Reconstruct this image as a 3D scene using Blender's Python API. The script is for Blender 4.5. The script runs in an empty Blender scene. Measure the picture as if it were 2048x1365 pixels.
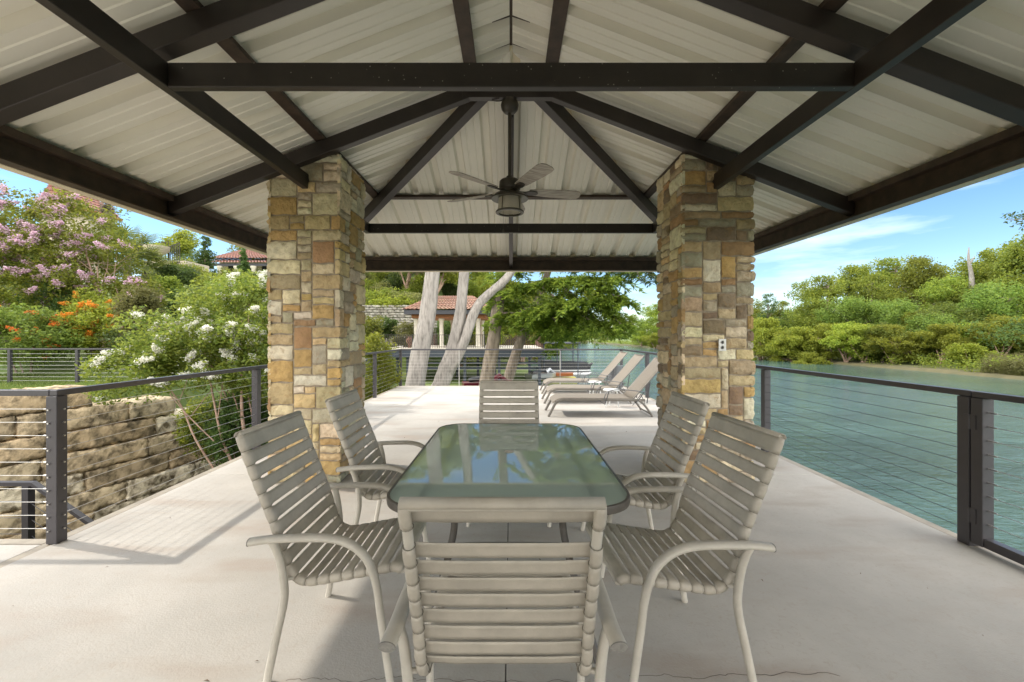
import bpy, math, random
import numpy as np
from mathutils import Vector, Matrix
R = math.radians
random.seed(7); rng = np.random.default_rng(7)
sc = bpy.context.scene
COL = sc.collection

# ---------------------------------------------------------------- camera
EYE = 1.45; FPX = 853.0; CX0 = 1022.0; CY0 = 672.0
cd = bpy.data.cameras.new('camera'); cam = bpy.data.objects.new('camera', cd); COL.objects.link(cam)
cam.location = (0, 0, EYE); cam.rotation_euler = (R(90), 0, 0)
cd.sensor_width = 36; cd.lens = 36 * FPX / 2048; cd.shift_x = 2 / 2048; cd.shift_y = -10.5 / 2048
cd.clip_start = 0.05; cd.clip_end = 4000
sc.camera = cam

# ---------------------------------------------------------------- sky and sun
SUNV = Vector((-1.06, 0.27, 1.07)).normalized()
w = bpy.data.worlds.new("World"); sc.world = w; w.use_nodes = True
nt = w.node_tree; nt.nodes.clear()
out = nt.nodes.new('ShaderNodeOutputWorld'); bg = nt.nodes.new('ShaderNodeBackground')
sky = nt.nodes.new('ShaderNodeTexSky'); sky.sky_type = 'NISHITA'; sky.sun_disc = False
sky.sun_elevation = math.asin(SUNV.z); sky.sun_rotation = math.atan2(SUNV.x, SUNV.y)
sky.air_density = 1.0; sky.dust_density = 0.15; sky.ozone_density = 1.6; sky.altitude = 600
tc = nt.nodes.new('ShaderNodeTexCoord'); mp = nt.nodes.new('ShaderNodeMapping'); mp.inputs['Scale'].default_value = (1.6, 1.6, 9.0)
mp.inputs['Location'].default_value = (0.3, 0.1, 0.35)
nz = nt.nodes.new('ShaderNodeTexNoise'); nz.inputs['Scale'].default_value = 1.7; nz.inputs['Detail'].default_value = 9; nz.inputs['Roughness'].default_value = 0.55
cr = nt.nodes.new('ShaderNodeValToRGB'); cr.color_ramp.elements[0].position = 0.52; cr.color_ramp.elements[1].position = 0.74
cr.color_ramp.elements[1].color = (0.55, 0.55, 0.55, 1)
mx = nt.nodes.new('ShaderNodeMixRGB'); mx.inputs[2].default_value = (6.0, 6.5, 7.0, 1)
nt.links.new(tc.outputs['Generated'], mp.inputs[0]); nt.links.new(mp.outputs[0], nz.inputs[0]); nt.links.new(nz.outputs[0], cr.inputs[0])
hsv = nt.nodes.new('ShaderNodeHueSaturation'); hsv.inputs['Saturation'].default_value = 1.2; hsv.inputs['Value'].default_value = .74; nt.links.new(sky.outputs[0], hsv.inputs['Color'])
nt.links.new(cr.outputs[0], mx.inputs[0]); nt.links.new(hsv.outputs[0], mx.inputs[1]); nt.links.new(mx.outputs[0], bg.inputs[0])
bg.inputs[1].default_value = 0.15
# bright cloud added overhead, out of view, as neutral fill; blue towards the horizon
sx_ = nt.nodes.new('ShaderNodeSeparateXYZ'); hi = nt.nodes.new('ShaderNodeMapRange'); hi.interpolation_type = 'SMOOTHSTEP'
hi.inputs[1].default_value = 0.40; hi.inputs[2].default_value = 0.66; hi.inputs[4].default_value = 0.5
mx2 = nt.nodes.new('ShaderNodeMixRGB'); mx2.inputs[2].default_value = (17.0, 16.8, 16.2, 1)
nt.links.new(tc.outputs['Generated'], sx_.inputs[0]); nt.links.new(sx_.outputs[2], hi.inputs[0]); bk = nt.nodes.new('ShaderNodeMapRange'); bk.interpolation_type = 'SMOOTHSTEP'   # unseen cloud behind the camera, added to brighten the shade under the roof
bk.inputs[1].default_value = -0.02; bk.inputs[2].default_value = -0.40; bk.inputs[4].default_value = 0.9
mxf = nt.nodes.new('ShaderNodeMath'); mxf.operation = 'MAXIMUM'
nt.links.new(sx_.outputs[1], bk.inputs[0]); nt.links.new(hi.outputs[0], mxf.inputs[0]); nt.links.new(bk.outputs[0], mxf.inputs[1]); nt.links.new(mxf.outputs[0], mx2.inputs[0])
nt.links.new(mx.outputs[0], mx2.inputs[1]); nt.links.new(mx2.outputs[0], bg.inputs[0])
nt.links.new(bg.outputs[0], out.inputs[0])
sd = bpy.data.lights.new('sun', 'SUN'); sd.energy = 1.9; sd.angle = R(1.2); sd.color = (1.0, 0.94, 0.84)
so = bpy.data.objects.new('sun', sd); COL.objects.link(so); so.rotation_euler = SUNV.to_track_quat('Z', 'Y').to_euler()
so.location = (-30, 8, 30)
sc.view_settings.view_transform = 'Standard'; sc.view_settings.look = 'None'; sc.view_settings.gamma = 1.0
sc.view_settings.exposure = 1.0
try:
    sc.cycles.use_denoising = True; sc.cycles.max_bounces = 8; sc.cycles.diffuse_bounces = 5; sc.cycles.glossy_bounces = 3
    sc.cycles.transmission_bounces = 4; sc.cycles.transparent_max_bounces = 12; sc.cycles.sample_clamp_indirect = 6
    sc.cycles.caustics_reflective = False; sc.cycles.caustics_refractive = False
except Exception: pass

# ---------------------------------------------------------------- helpers
def P(px, py, D):
    """world point seen at photo pixel px, py at distance D"""
    return Vector(((px - CX0) / FPX * D, D, EYE + (CY0 - py) / FPX * D))

def vnoise(p, seed=0):
    """cheap smooth pseudo noise for numpy points"""
    r = np.random.default_rng(seed); v = np.zeros(len(p))
    for k in range(5):
        d = r.normal(size=3); d *= (1.0 + k * 0.7) / np.linalg.norm(d)
        v += np.sin(p @ d * 2.2 + r.uniform(0, 6.28)) / (1 + 0.4 * k)
    return v / 3.2

class MB:
    def __init__(s): s.v = []; s.f = []; s.c = None
    def add(s, vs, fs):
        b = len(s.v); s.v.extend([tuple(x) for x in vs]); s.f.extend([tuple(i + b for i in f) for f in fs]); return s
    def box(s, x0, x1, y0, y1, z0, z1):
        return s.add([(x0,y0,z0),(x1,y0,z0),(x1,y1,z0),(x0,y1,z0),(x0,y0,z1),(x1,y0,z1),(x1,y1,z1),(x0,y1,z1)],
                     [(0,3,2,1),(4,5,6,7),(0,1,5,4),(1,2,6,5),(2,3,7,6),(3,0,4,7)])
    def beam(s, p0, p1, wd, h, up=(0,0,1)):
        """bar from p0 to p1 (points on the centre of the underside), wd wide, h high along up"""
        p0 = Vector(p0); p1 = Vector(p1); d = (p1 - p0).normalized(); u = Vector(up)
        sdv = d.cross(u).normalized(); u = Vector(up)
        vs = []
        for p in (p0, p1):
            for a, b in ((-.5,0),(.5,0),(.5,1),(-.5,1)): vs.append(p + sdv * (wd * a) + u * (h * b))
        return s.add(vs, [(0,1,2,3),(7,6,5,4),(0,4,5,1),(1,5,6,2),(2,6,7,3),(3,7,4,0)])
    def tube(s, pts, r, n=10, cap=True, up=(0,0,1), r2=None):
        pts = [Vector(p) for p in pts]; m = len(pts)
        rr = r if hasattr(r, '__len__') else [r] * m
        r2 = rr if r2 is None else (r2 if hasattr(r2, '__len__') else [r2] * m)
        vs = []; u0 = Vector(up)
        for i, p in enumerate(pts):
            d = (pts[min(i+1, m-1)] - pts[max(i-1, 0)])
            d = d.normalized() if d.length > 1e-9 else Vector((0,0,1))
            if abs(d.dot(u0)) > .97: u0 = Vector((0,1,0)) if abs(d.y) < .9 else Vector((1,0,0))
            a = d.cross(u0).normalized(); b = a.cross(d).normalized(); u0 = b
            for k in range(n):
                t = 2*math.pi*k/n
                vs.append(p + a*(math.cos(t)*rr[i]) + b*(math.sin(t)*r2[i]))
        fs = []
        for i in range(m-1):
            for k in range(n):
                k2 = (k+1) % n
                fs.append((i*n+k, i*n+k2, (i+1)*n+k2, (i+1)*n+k))
        if cap:
            fs.append(tuple(range(n-1, -1, -1))); fs.append(tuple(range((m-1)*n, m*n)))
        return s.add(vs, fs)
    def lathe(s, prof, c=(0,0,0), n=28, cap=False):
        cx, cy, cz = c; vs = []; fs = []; m = len(prof)
        for r_, z in prof:
            for k in range(n):
                t = 2*math.pi*k/n; vs.append((cx+r_*math.cos(t), cy+r_*math.sin(t), cz+z))
        for i in range(m-1):
            for k in range(n):
                k2 = (k+1) % n; fs.append((i*n+k, i*n+k2, (i+1)*n+k2, (i+1)*n+k))
        if cap: fs.append(tuple(range(n-1,-1,-1))); fs.append(tuple(range((m-1)*n, m*n)))
        return s.add(vs, fs)
    def prism(s, poly, z0, z1):
        n = len(poly)
        return s.add([(x,y,z0) for x,y in poly]+[(x,y,z1) for x,y in poly],
                     [tuple(range(n-1,-1,-1)), tuple(range(n,2*n))]+[(i,(i+1)%n,n+(i+1)%n,n+i) for i in range(n)])
    def xf(s, M, start=0):
        for i in range(start, len(s.v)): s.v[i] = tuple(M @ Vector(s.v[i]))
        return s
    def build(s, name, mat, parent=None, smooth=None, bevel=0, world=False, solid=0):
        me = bpy.data.meshes.new(name)
        off = parent.location if (parent is not None and world) else None
        vs = [(a-off.x, b-off.y, c-off.z) for a,b,c in s.v] if off is not None else s.v
        me.from_pydata(vs, [], s.f); me.update()
        if mat: me.materials.append(mat)
        o = bpy.data.objects.new(name, me); COL.objects.link(o)
        if parent is not None: o.parent = parent
        if smooth is not None:
            me.polygons.foreach_set('use_smooth', [True]*len(me.polygons)); me.set_sharp_from_angle(angle=R(smooth))
        if solid:
            m = o.modifiers.new('thick', 'SOLIDIFY'); m.thickness = solid; m.offset = 0
        if bevel:
            m = o.modifiers.new('bevel', 'BEVEL'); m.width = bevel; m.segments = 2; m.limit_method = 'ANGLE'; m.angle_limit = R(50)
        return o

def npmesh(name, V, F, mat, parent=None, smooth=False, cols=None):
    """numpy mesh; F is an (n,4) or (n,3) array"""
    me = bpy.data.meshes.new(name); k = F.shape[1]
    me.vertices.add(len(V)); me.vertices.foreach_set('co', np.asarray(V, np.float32).ravel())
    me.loops.add(F.size); me.loops.foreach_set('vertex_index', F.ravel().astype(np.int32))
    me.polygons.add(len(F)); me.polygons.foreach_set('loop_start', np.arange(0, F.size, k, dtype=np.int32))
    me.polygons.foreach_set('loop_total', np.full(len(F), k, np.int32))
    if smooth: me.polygons.foreach_set('use_smooth', np.ones(len(F), bool))
    me.update(calc_edges=True)
    if cols is not None:
        at = me.color_attributes.new('tone', 'FLOAT_COLOR', 'POINT')
        at.data.foreach_set('color', np.asarray(cols, np.float32).ravel())
    if mat: me.materials.append(mat)
    o = bpy.data.objects.new(name, me); COL.objects.link(o)
    if parent is not None: o.parent = parent
    return o

def thing(name, label, cat, loc=(0,0,0), rz=0, group=None):
    o = bpy.data.objects.new(name, None); COL.objects.link(o); o.location = loc; o.rotation_euler = (0,0,rz)
    o.empty_display_size = 0.2
    return tag(o, label, cat, group)
def tag(o, label, cat, group=None, kind=None):
    o['label'] = label; o['category'] = cat
    if group: o['group'] = group
    if kind: o['kind'] = kind
    return o
def copy_tree(o, parent=None):
    c = o.copy(); COL.objects.link(c); c.parent = parent
    for ch in list(o.children): copy_tree(ch, c)
    return c
def crspline(pts, k=6):
    pts = [Vector(p) for p in pts]; o = []; n = len(pts)
    for i in range(n-1):
        p0 = pts[max(i-1,0)]; p1 = pts[i]; p2 = pts[i+1]; p3 = pts[min(i+2,n-1)]
        for j in range(k):
            t = j/k
            o.append(0.5*((2*p1)+(p2-p0)*t+(2*p0-5*p1+4*p2-p3)*t*t+(3*p1-p0-3*p2+p3)*t**3))
    o.append(pts[-1]); return o

# ---------------------------------------------------------------- materials
def mat(name, col, rough=0.6, metal=0.0, var=0.0, vscale=8.0, bump=0.0, bscale=40.0, col2=None, spec=0.5, island=0.0, c3=None, attr=False, vlo=.35, vhi=.65, objrand=0.0, stretch=None, vmid=1.0):
    m = bpy.data.materials.new(name); m.use_nodes = True; t = m.node_tree; b = t.nodes['Principled BSDF']
    b.inputs['Roughness'].default_value = rough; b.inputs['Metallic'].default_value = metal
    b.inputs['Specular IOR Level'].default_value = spec
    N = t.nodes.new; L = t.links.new
    co = N('ShaderNodeTexCoord'); src = co.outputs['Object']
    if stretch:
        mpn = N('ShaderNodeMapping'); mpn.inputs['Scale'].default_value = stretch; L(src, mpn.inputs[0]); src = mpn.outputs[0]
    rgb = N('ShaderNodeRGB'); rgb.outputs[0].default_value = (*col, 1); cur = rgb.outputs[0]
    if attr:
        a = N('ShaderNodeVertexColor'); a.layer_name = 'tone'; cur = a.outputs[0]
    if var > 0 or col2:
        n = N('ShaderNodeTexNoise'); n.inputs['Scale'].default_value = vscale; n.inputs['Detail'].default_value = 7; n.inputs['Roughness'].default_value = .6
        L(src, n.inputs[0]); rp = N('ShaderNodeMapRange'); rp.inputs[1].default_value = vlo; rp.inputs[2].default_value = vhi
        L(n.outputs[0], rp.inputs[0]); x = N('ShaderNodeMixRGB'); L(rp.outputs[0], x.inputs[0]); L(cur, x.inputs[1])
        if col2: x.inputs[2].default_value = (*col2, 1)
        else:
            x.blend_type = 'MULTIPLY'; x.inputs[2].default_value = (1-var, 1-var, 1-var, 1)
        cur = x.outputs[0]
    if island > 0:
        g = N('ShaderNodeNewGeometry'); x = N('ShaderNodeMixRGB'); mm = N('ShaderNodeMath'); mm.operation = 'MULTIPLY'; mm.inputs[1].default_value = island
        L(g.outputs['Random Per Island'], mm.inputs[0]); L(mm.outputs[0], x.inputs[0]); L(cur, x.inputs[1])
        x.inputs[2].default_value = (*(c3 or (0.2,0.25,0.03)), 1); cur = x.outputs[0]
    if objrand > 0:
        oi = N('ShaderNodeObjectInfo'); hs = N('ShaderNodeHueSaturation'); m1 = N('ShaderNodeMapRange')
        m1.inputs[3].default_value = vmid*(1-objrand); m1.inputs[4].default_value = vmid*(1+objrand); L(oi.outputs['Random'], m1.inputs[0])
        L(m1.outputs[0], hs.inputs['Value']); m2 = N('ShaderNodeMapRange'); m2.inputs[3].default_value = .485; m2.inputs[4].default_value = .515
        L(oi.outputs['Random'], m2.inputs[0]); L(m2.outputs[0], hs.inputs['Hue']); L(cur, hs.inputs['Color']); cur = hs.outputs[0]
    L(cur, b.inputs['Base Color'])
    if bump > 0:
        n2 = N('ShaderNodeTexNoise'); n2.inputs['Scale'].default_value = bscale; n2.inputs['Detail'].default_value = 6; L(src, n2.inputs[0])
        bp = N('ShaderNodeBump'); bp.inputs['Strength'].default_value = bump; bp.inputs['Distance'].default_value = .02
        L(n2.outputs[0], bp.inputs['Height']); L(bp.outputs[0], b.inputs['Normal'])
    return m

def leafmat(name, col, c3, trans=0.5, objrand=0.28, island=1.0, vmid=.84):
    m = mat(name, col, rough=.55, island=island, c3=c3, spec=.3, objrand=objrand, var=.4, vscale=.7, vmid=vmid)
    t = m.node_tree; b = t.nodes['Principled BSDF']; o = t.nodes['Material Output']
    tr = t.nodes.new('ShaderNodeBsdfTranslucent'); mxs = t.nodes.new('ShaderNodeMixShader'); mxs.inputs[0].default_value = trans
    src = b.inputs['Base Color'].links[0].from_socket
    hs = t.nodes.new('ShaderNodeHueSaturation'); hs.inputs['Value'].default_value = 1.5; hs.inputs['Hue'].default_value = .485; t.links.new(src, hs.inputs['Color'])
    t.links.new(hs.outputs[0], tr.inputs[0]); t.links.new(b.outputs[0], mxs.inputs[1]); t.links.new(tr.outputs[0], mxs.inputs[2])
    t.links.new(mxs.outputs[0], o.inputs[0]); return m

M = {}
M['concrete'] = mat('concrete', (.50,.465,.415), .75, var=.34, vscale=.9, bump=.10, bscale=90, vlo=.3, vhi=.75)
# fine broom-like scratches and small rusty blots in the concrete
def concrete_detail(m):
    t = m.node_tree; b = t.nodes['Principled BSDF']; N = t.nodes.new; L = t.links.new
    src = b.inputs['Base Color'].links[0].from_socket; co = N('ShaderNodeTexCoord')
    n = N('ShaderNodeTexNoise'); n.inputs['Scale'].default_value = 26; n.inputs['Detail'].default_value = 8; n.inputs['Roughness'].default_value = .75; n.inputs['Distortion'].default_value = 1.2
    L(co.outputs['Object'], n.inputs[0]); r = N('ShaderNodeMapRange'); r.inputs[1].default_value = .52; r.inputs[2].default_value = .72; r.inputs[4].default_value = .6
    L(n.outputs[0], r.inputs[0]); x = N('ShaderNodeMixRGB'); L(r.outputs[0], x.inputs[0]); L(src, x.inputs[1]); x.inputs[2].default_value = (.36,.295,.235,1)
    mpn = N('ShaderNodeMapping'); mpn.inputs['Scale'].default_value = (.55,1.9,1); L(co.outputs['Object'], mpn.inputs[0])
    n3 = N('ShaderNodeTexNoise'); n3.inputs['Scale'].default_value = 1.6; n3.inputs['Detail'].default_value = 5; L(mpn.outputs[0], n3.inputs[0])
    r3 = N('ShaderNodeMapRange'); r3.inputs[1].default_value = .52; r3.inputs[2].default_value = .70; r3.inputs[4].default_value = .75; L(n3.outputs[0], r3.inputs[0])
    x3 = N('ShaderNodeMixRGB'); L(r3.outputs[0], x3.inputs[0]); L(x.outputs[0], x3.inputs[1]); x3.inputs[2].default_value = (.36,.295,.24,1)
    L(x3.outputs[0], b.inputs['Base Color'])
concrete_detail(M['concrete'])
M['joint'] = mat('joint', (.09,.07,.055), .9)
M['steel'] = mat('bronze_steel', (.033,.025,.021), .42, var=.35, vscale=5, bump=.06, bscale=220)
M['rust'] = mat('rusty_steel', (.070,.045,.030), .6, var=.5, vscale=9, bump=.1, bscale=120)
def specks(m, col=(.5,.47,.4)):
    t = m.node_tree; b = t.nodes['Principled BSDF']; N = t.nodes.new; L = t.links.new
    src = b.inputs['Base Color'].links[0].from_socket; co = N('ShaderNodeTexCoord')
    v = N('ShaderNodeTexVoronoi'); v.inputs['Scale'].default_value = 22; v.inputs['Randomness'].default_value = 1; L(co.outputs['Object'], v.inputs[0])
    r = N('ShaderNodeMapRange'); r.inputs[1].default_value = .11; r.inputs[2].default_value = .03; r.inputs[3].default_value = 0; r.inputs[4].default_value = .6; L(v.outputs['Distance'], r.inputs[0])
    x = N('ShaderNodeMixRGB'); L(r.outputs[0], x.inputs[0]); L(src, x.inputs[1]); x.inputs[2].default_value = (*col,1); L(x.outputs[0], b.inputs['Base Color'])
M['speck_steel'] = mat('specked_steel', (.028,.022,.018), .45, var=.35, vscale=5); specks(M['speck_steel'])
M['rail'] = mat('rail_steel', (.055,.050,.055), .38, var=.2, vscale=6, bump=.04, bscale=200)
M['cable'] = mat('steel_cable', (.55,.53,.5), .35, metal=.8)
M['panel'] = mat('cream_metal_panel', (.86,.835,.735), .42, var=.06, vscale=1.3, vlo=.3, vhi=.8)
M['fascia'] = mat('cream_trim', (.74,.66,.50), .5, var=.08, vscale=2)
M['stone'] = mat('stone', (.5,.4,.25), .85, attr=True, var=.32, vscale=9, bump=.9, bscale=26, vlo=.38, vhi=.7)
def pitting(m):
    t = m.node_tree; b = t.nodes['Principled BSDF']; N = t.nodes.new; L = t.links.new
    src = b.inputs['Base Color'].links[0].from_socket; co = N('ShaderNodeTexCoord')
    n = N('ShaderNodeTexNoise'); n.inputs['Scale'].default_value = 13; n.inputs['Detail'].default_value = 9; n.inputs['Roughness'].default_value = .7; n.inputs['Distortion'].default_value = .8; L(co.outputs['Object'], n.inputs[0])
    r = N('ShaderNodeMapRange'); r.inputs[1].default_value = .53; r.inputs[2].default_value = .68; r.inputs[4].default_value = .6; L(n.outputs[0], r.inputs[0])
    x = N('ShaderNodeMixRGB'); L(r.outputs[0], x.inputs[0]); L(src, x.inputs[1]); x.inputs[2].default_value = (.36,.22,.09,1); L(x.outputs[0], b.inputs['Base Color'])
pitting(M['stone'])
M['mortar'] = mat('mortar', (.42,.35,.26), .95, var=.3, vscale=30, bump=.4, bscale=90)
M['limestone'] = mat('limestone_block', (.46,.37,.25), .95, attr=True, col2=(.13,.10,.06), vscale=4.2, bump=1.0, bscale=18, vlo=.45, vhi=.64)
M['chairframe'] = mat('taupe_tube', (.54,.50,.43), .42, var=.14, vscale=14, bump=.03, bscale=150)
M['strap'] = mat('vinyl_strap', (.46,.415,.345), .55, var=.2, vscale=10, bump=.05, bscale=120)
M['strapdark'] = mat('strap_shade', (.20,.185,.15), .6)
M['cap'] = mat('end_cap', (.26,.245,.22), .6, var=.3, vscale=60)
M['tabledark'] = mat('table_rim', (.10,.088,.075), .45, var=.25, vscale=20)
M['sling'] = mat('sling_mesh', (.23,.195,.155), .75, var=.12, vscale=30, bump=.2, bscale=300)
M['loungeframe'] = mat('lounger_tube', (.19,.17,.145), .4, var=.15, vscale=12)
M['armmetal'] = mat('arm_metal', (.12,.12,.125), .35, var=.1)
M['fanmetal'] = mat('fan_bronze', (.055,.045,.032), .4, var=.35, vscale=20)
M['blade'] = mat('weathered_blade', (.52,.47,.40), .6, col2=(.22,.19,.165), vscale=6, stretch=(1.2,14,1))
M['white'] = mat('white_plastic', (.75,.75,.72), .4)
M['whitepaint'] = mat('white_table', (.72,.72,.7), .45, var=.1)
M['greybin'] = mat('bin_grey', (.20,.21,.22), .55, var=.1)
M['terracotta'] = mat('terracotta', (.25,.11,.07), .85, col2=(.22,.15,.11), vscale=2.2, bump=.3, bscale=20, island=.6, c3=(.34,.18,.12))
M['terradark'] = mat('old_terracotta', (.22,.085,.06), .85, col2=(.16,.11,.09), vscale=2.2, bump=.3, bscale=20, island=.6, c3=(.32,.13,.09))
M['stucco'] = mat('stucco', (.55,.47,.36), .9, var=.15, vscale=2, bump=.1, bscale=40)
M['darktrim'] = mat('dark_trim', (.05,.05,.06), .6)
M['cedar'] = mat('cedar_soffit', (.33,.13,.045), .7, var=.3, vscale=6)
M['iron'] = mat('wrought_iron', (.035,.028,.025), .5)
M['navy'] = mat('navy_steel', (.045,.055,.075), .5, var=.15)
M['whitestone'] = mat('column_stone', (.66,.60,.50), .8, var=.15)
M['winglass'] = mat('dark_window', (.02,.025,.03), .1)
M['barkgrey'] = mat('cypress_bark', (.31,.28,.25), .95, col2=(.13,.115,.10), vscale=3.2, bump=1.0, bscale=9, stretch=(5,5,.8), vlo=.45, vhi=.72)
M['bark'] = mat('bark', (.24,.19,.145), .95, col2=(.11,.085,.065), vscale=3, bump=.7, bscale=14, stretch=(3,3,.6))
M['barkpink'] = mat('smooth_bark', (.40,.27,.20), .8, col2=(.26,.17,.12), vscale=6)
M['grass'] = mat('grass_ground', (.075,.12,.02), .95, col2=(.13,.155,.04), vscale=.8, bump=.5, bscale=30)
M['blades'] = leafmat('grass_blades', (.10,.17,.03), (.20,.24,.06), .35)
def ground_zones(m):
    t = m.node_tree; b = t.nodes['Principled BSDF']; N = t.nodes.new; L = t.links.new
    src = b.inputs['Base Color'].links[0].from_socket; co = N('ShaderNodeTexCoord'); sp = N('ShaderNodeSeparateXYZ'); L(co.outputs['Object'], sp.inputs[0])
    n = N('ShaderNodeTexNoise'); n.inputs['Scale'].default_value = .9; n.inputs['Detail'].default_value = 6; L(co.outputs['Object'], n.inputs[0])
    def mr(sock, a, b_, inv=False):
        r = N('ShaderNodeMapRange'); r.inputs[1].default_value = a; r.inputs[2].default_value = b_
        if inv: r.inputs[3].default_value = 1; r.inputs[4].default_value = 0
        L(sock, r.inputs[0]); return r.outputs[0]
    def mul(a, c_):
        x = N('ShaderNodeMath'); x.operation = 'MULTIPLY'; L(a, x.inputs[0]); L(c_, x.inputs[1]); return x.outputs[0]
    def mxm(a, c_):
        x = N('ShaderNodeMath'); x.operation = 'MAXIMUM'; L(a, x.inputs[0]); L(c_, x.inputs[1]); return x.outputs[0]
    bank = mul(mr(sp.outputs[0], 34, 36), mr(sp.outputs[0], 43, 47, True))
    near = mul(mul(mr(sp.outputs[1], 13, 16, True), mr(sp.outputs[2], -1.3, -.6, True)), mr(sp.outputs[0], 0, 2, True))
    f = mxm(bank, near); x = N('ShaderNodeMixRGB'); L(f, x.inputs[0]); L(src, x.inputs[1])
    c2 = N('ShaderNodeMixRGB'); L(n.outputs[0], c2.inputs[0]); c2.inputs[1].default_value = (.13,.105,.05,1); c2.inputs[2].default_value = (.045,.05,.02,1); L(c2.outputs[0], x.inputs[2])
    L(x.outputs[0], b.inputs['Base Color'])
ground_zones(M['grass'])
M['soil'] = mat('soil', (.14,.10,.06), .95, var=.4, vscale=3, bump=.5, bscale=12)
M['L_mid'] = leafmat('leaf_mid', (.15,.215,.03), (.28,.32,.045))
M['L_lime'] = leafmat('leaf_lime', (.20,.27,.03), (.34,.38,.05))
M['L_dark'] = leafmat('leaf_dark', (.055,.105,.028), (.12,.18,.04))
M['L_blue'] = leafmat('leaf_blue', (.11,.18,.03), (.22,.28,.05))
M['L_cyp'] = leafmat('leaf_cypress', (.15,.25,.035), (.28,.36,.05))
M['L_olive'] = leafmat('leaf_olive', (.15,.17,.045), (.26,.26,.09))
M['L_myrtle'] = leafmat('leaf_myrtle', (.14,.225,.035), (.28,.33,.055))
M['F_white'] = leafmat('flower_white', (.85,.84,.78), (.75,.72,.60), .25, island=.7, objrand=.03, vmid=.95)
M['F_pink'] = leafmat('flower_pink', (.60,.37,.48), (.70,.52,.62), .3, island=1, objrand=.03, vmid=.95)
M['F_orange'] = leafmat('flower_orange', (.60,.13,.015), (.66,.26,.03), .3, island=1, objrand=.03, vmid=.95)
M['dead'] = mat('dead_leaf', (.12,.07,.035), .9)
M['black'] = mat('black_canvas', (.02,.021,.024), .6)
M['red'] = mat('maroon_gelcoat', (.10,.010,.018), .3)
M['orange'] = mat('orange_kayak', (.33,.10,.035), .5)
M['yellow'] = mat('yellow_float', (.48,.42,.05), .5)
M['silver'] = mat('pontoon_alu', (.5,.5,.5), .35, metal=.6)

# river
def water_mat():
    m = bpy.data.materials.new('river_water'); m.use_nodes = True; t = m.node_tree; b = t.nodes['Principled BSDF']; N = t.nodes.new; L = t.links.new
    co = N('ShaderNodeTexCoord'); n0 = N('ShaderNodeTexNoise'); n0.inputs['Scale'].default_value = .05; n0.inputs['Detail'].default_value = 3; L(co.outputs['Object'], n0.inputs[0])
    x = N('ShaderNodeMixRGB'); L(n0.outputs[0], x.inputs[0]); x.inputs[1].default_value = (.038,.076,.086,1); x.inputs[2].default_value = (.048,.098,.068,1)
    L(x.outputs[0], b.inputs['Base Color']); b.inputs['Roughness'].default_value = .06; b.inputs['IOR'].default_value = 1.33; b.inputs['Specular IOR Level'].default_value = .75
    mpn = N('ShaderNodeMapping'); mpn.inputs['Scale'].default_value = (1, 1.7, 1); mpn.inputs['Rotation'].default_value = (0,0,R(25)); L(co.outputs['Object'], mpn.inputs[0])
    n1 = N('ShaderNodeTexNoise'); n1.inputs['Scale'].default_value = 3.0; n1.inputs['Detail'].default_value = 5; n1.inputs['Roughness'].default_value = .6; n1.inputs['Distortion'].default_value = .4; L(mpn.outputs[0], n1.inputs[0])
    n2 = N('ShaderNodeTexNoise'); n2.inputs['Scale'].default_value = .8; n2.inputs['Detail'].default_value = 3; L(mpn.outputs[0], n2.inputs[0])
    ad = N('ShaderNodeMath'); ad.operation = 'MULTIPLY_ADD'; L(n2.outputs[0], ad.inputs[0]); ad.inputs[1].default_value = 1.3; L(n1.outputs[0], ad.inputs[2])
    bp = N('ShaderNodeBump'); bp.inputs['Distance'].default_value = .36
    sp = N('ShaderNodeSeparateXYZ'); L(co.outputs['Object'], sp.inputs[0]); lee = N('ShaderNodeMapRange'); lee.inputs[1].default_value = 8; lee.inputs[2].default_value = 38; lee.inputs[3].default_value = 1.0; lee.inputs[4].default_value = .18; L(sp.outputs[0], lee.inputs[0])
    wp = N('ShaderNodeTexNoise'); wp.inputs['Scale'].default_value = .07; wp.inputs['Detail'].default_value = 3; L(mpn.outputs[0], wp.inputs[0]); wr = N('ShaderNodeMapRange'); wr.inputs[1].default_value = .38; wr.inputs[2].default_value = .62; wr.inputs[3].default_value = .35; wr.inputs[4].default_value = 1.0; L(wp.outputs[0], wr.inputs[0])
    ml = N('ShaderNodeMath'); ml.operation = 'MULTIPLY'; L(lee.outputs[0], ml.inputs[0]); L(wr.outputs[0], ml.inputs[1]); L(ml.outputs[0], bp.inputs['Strength']); L(ad.outputs[0], bp.inputs['Height']); L(bp.outputs[0], b.inputs['Normal'])
    return m
M['water'] = water_mat()

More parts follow.
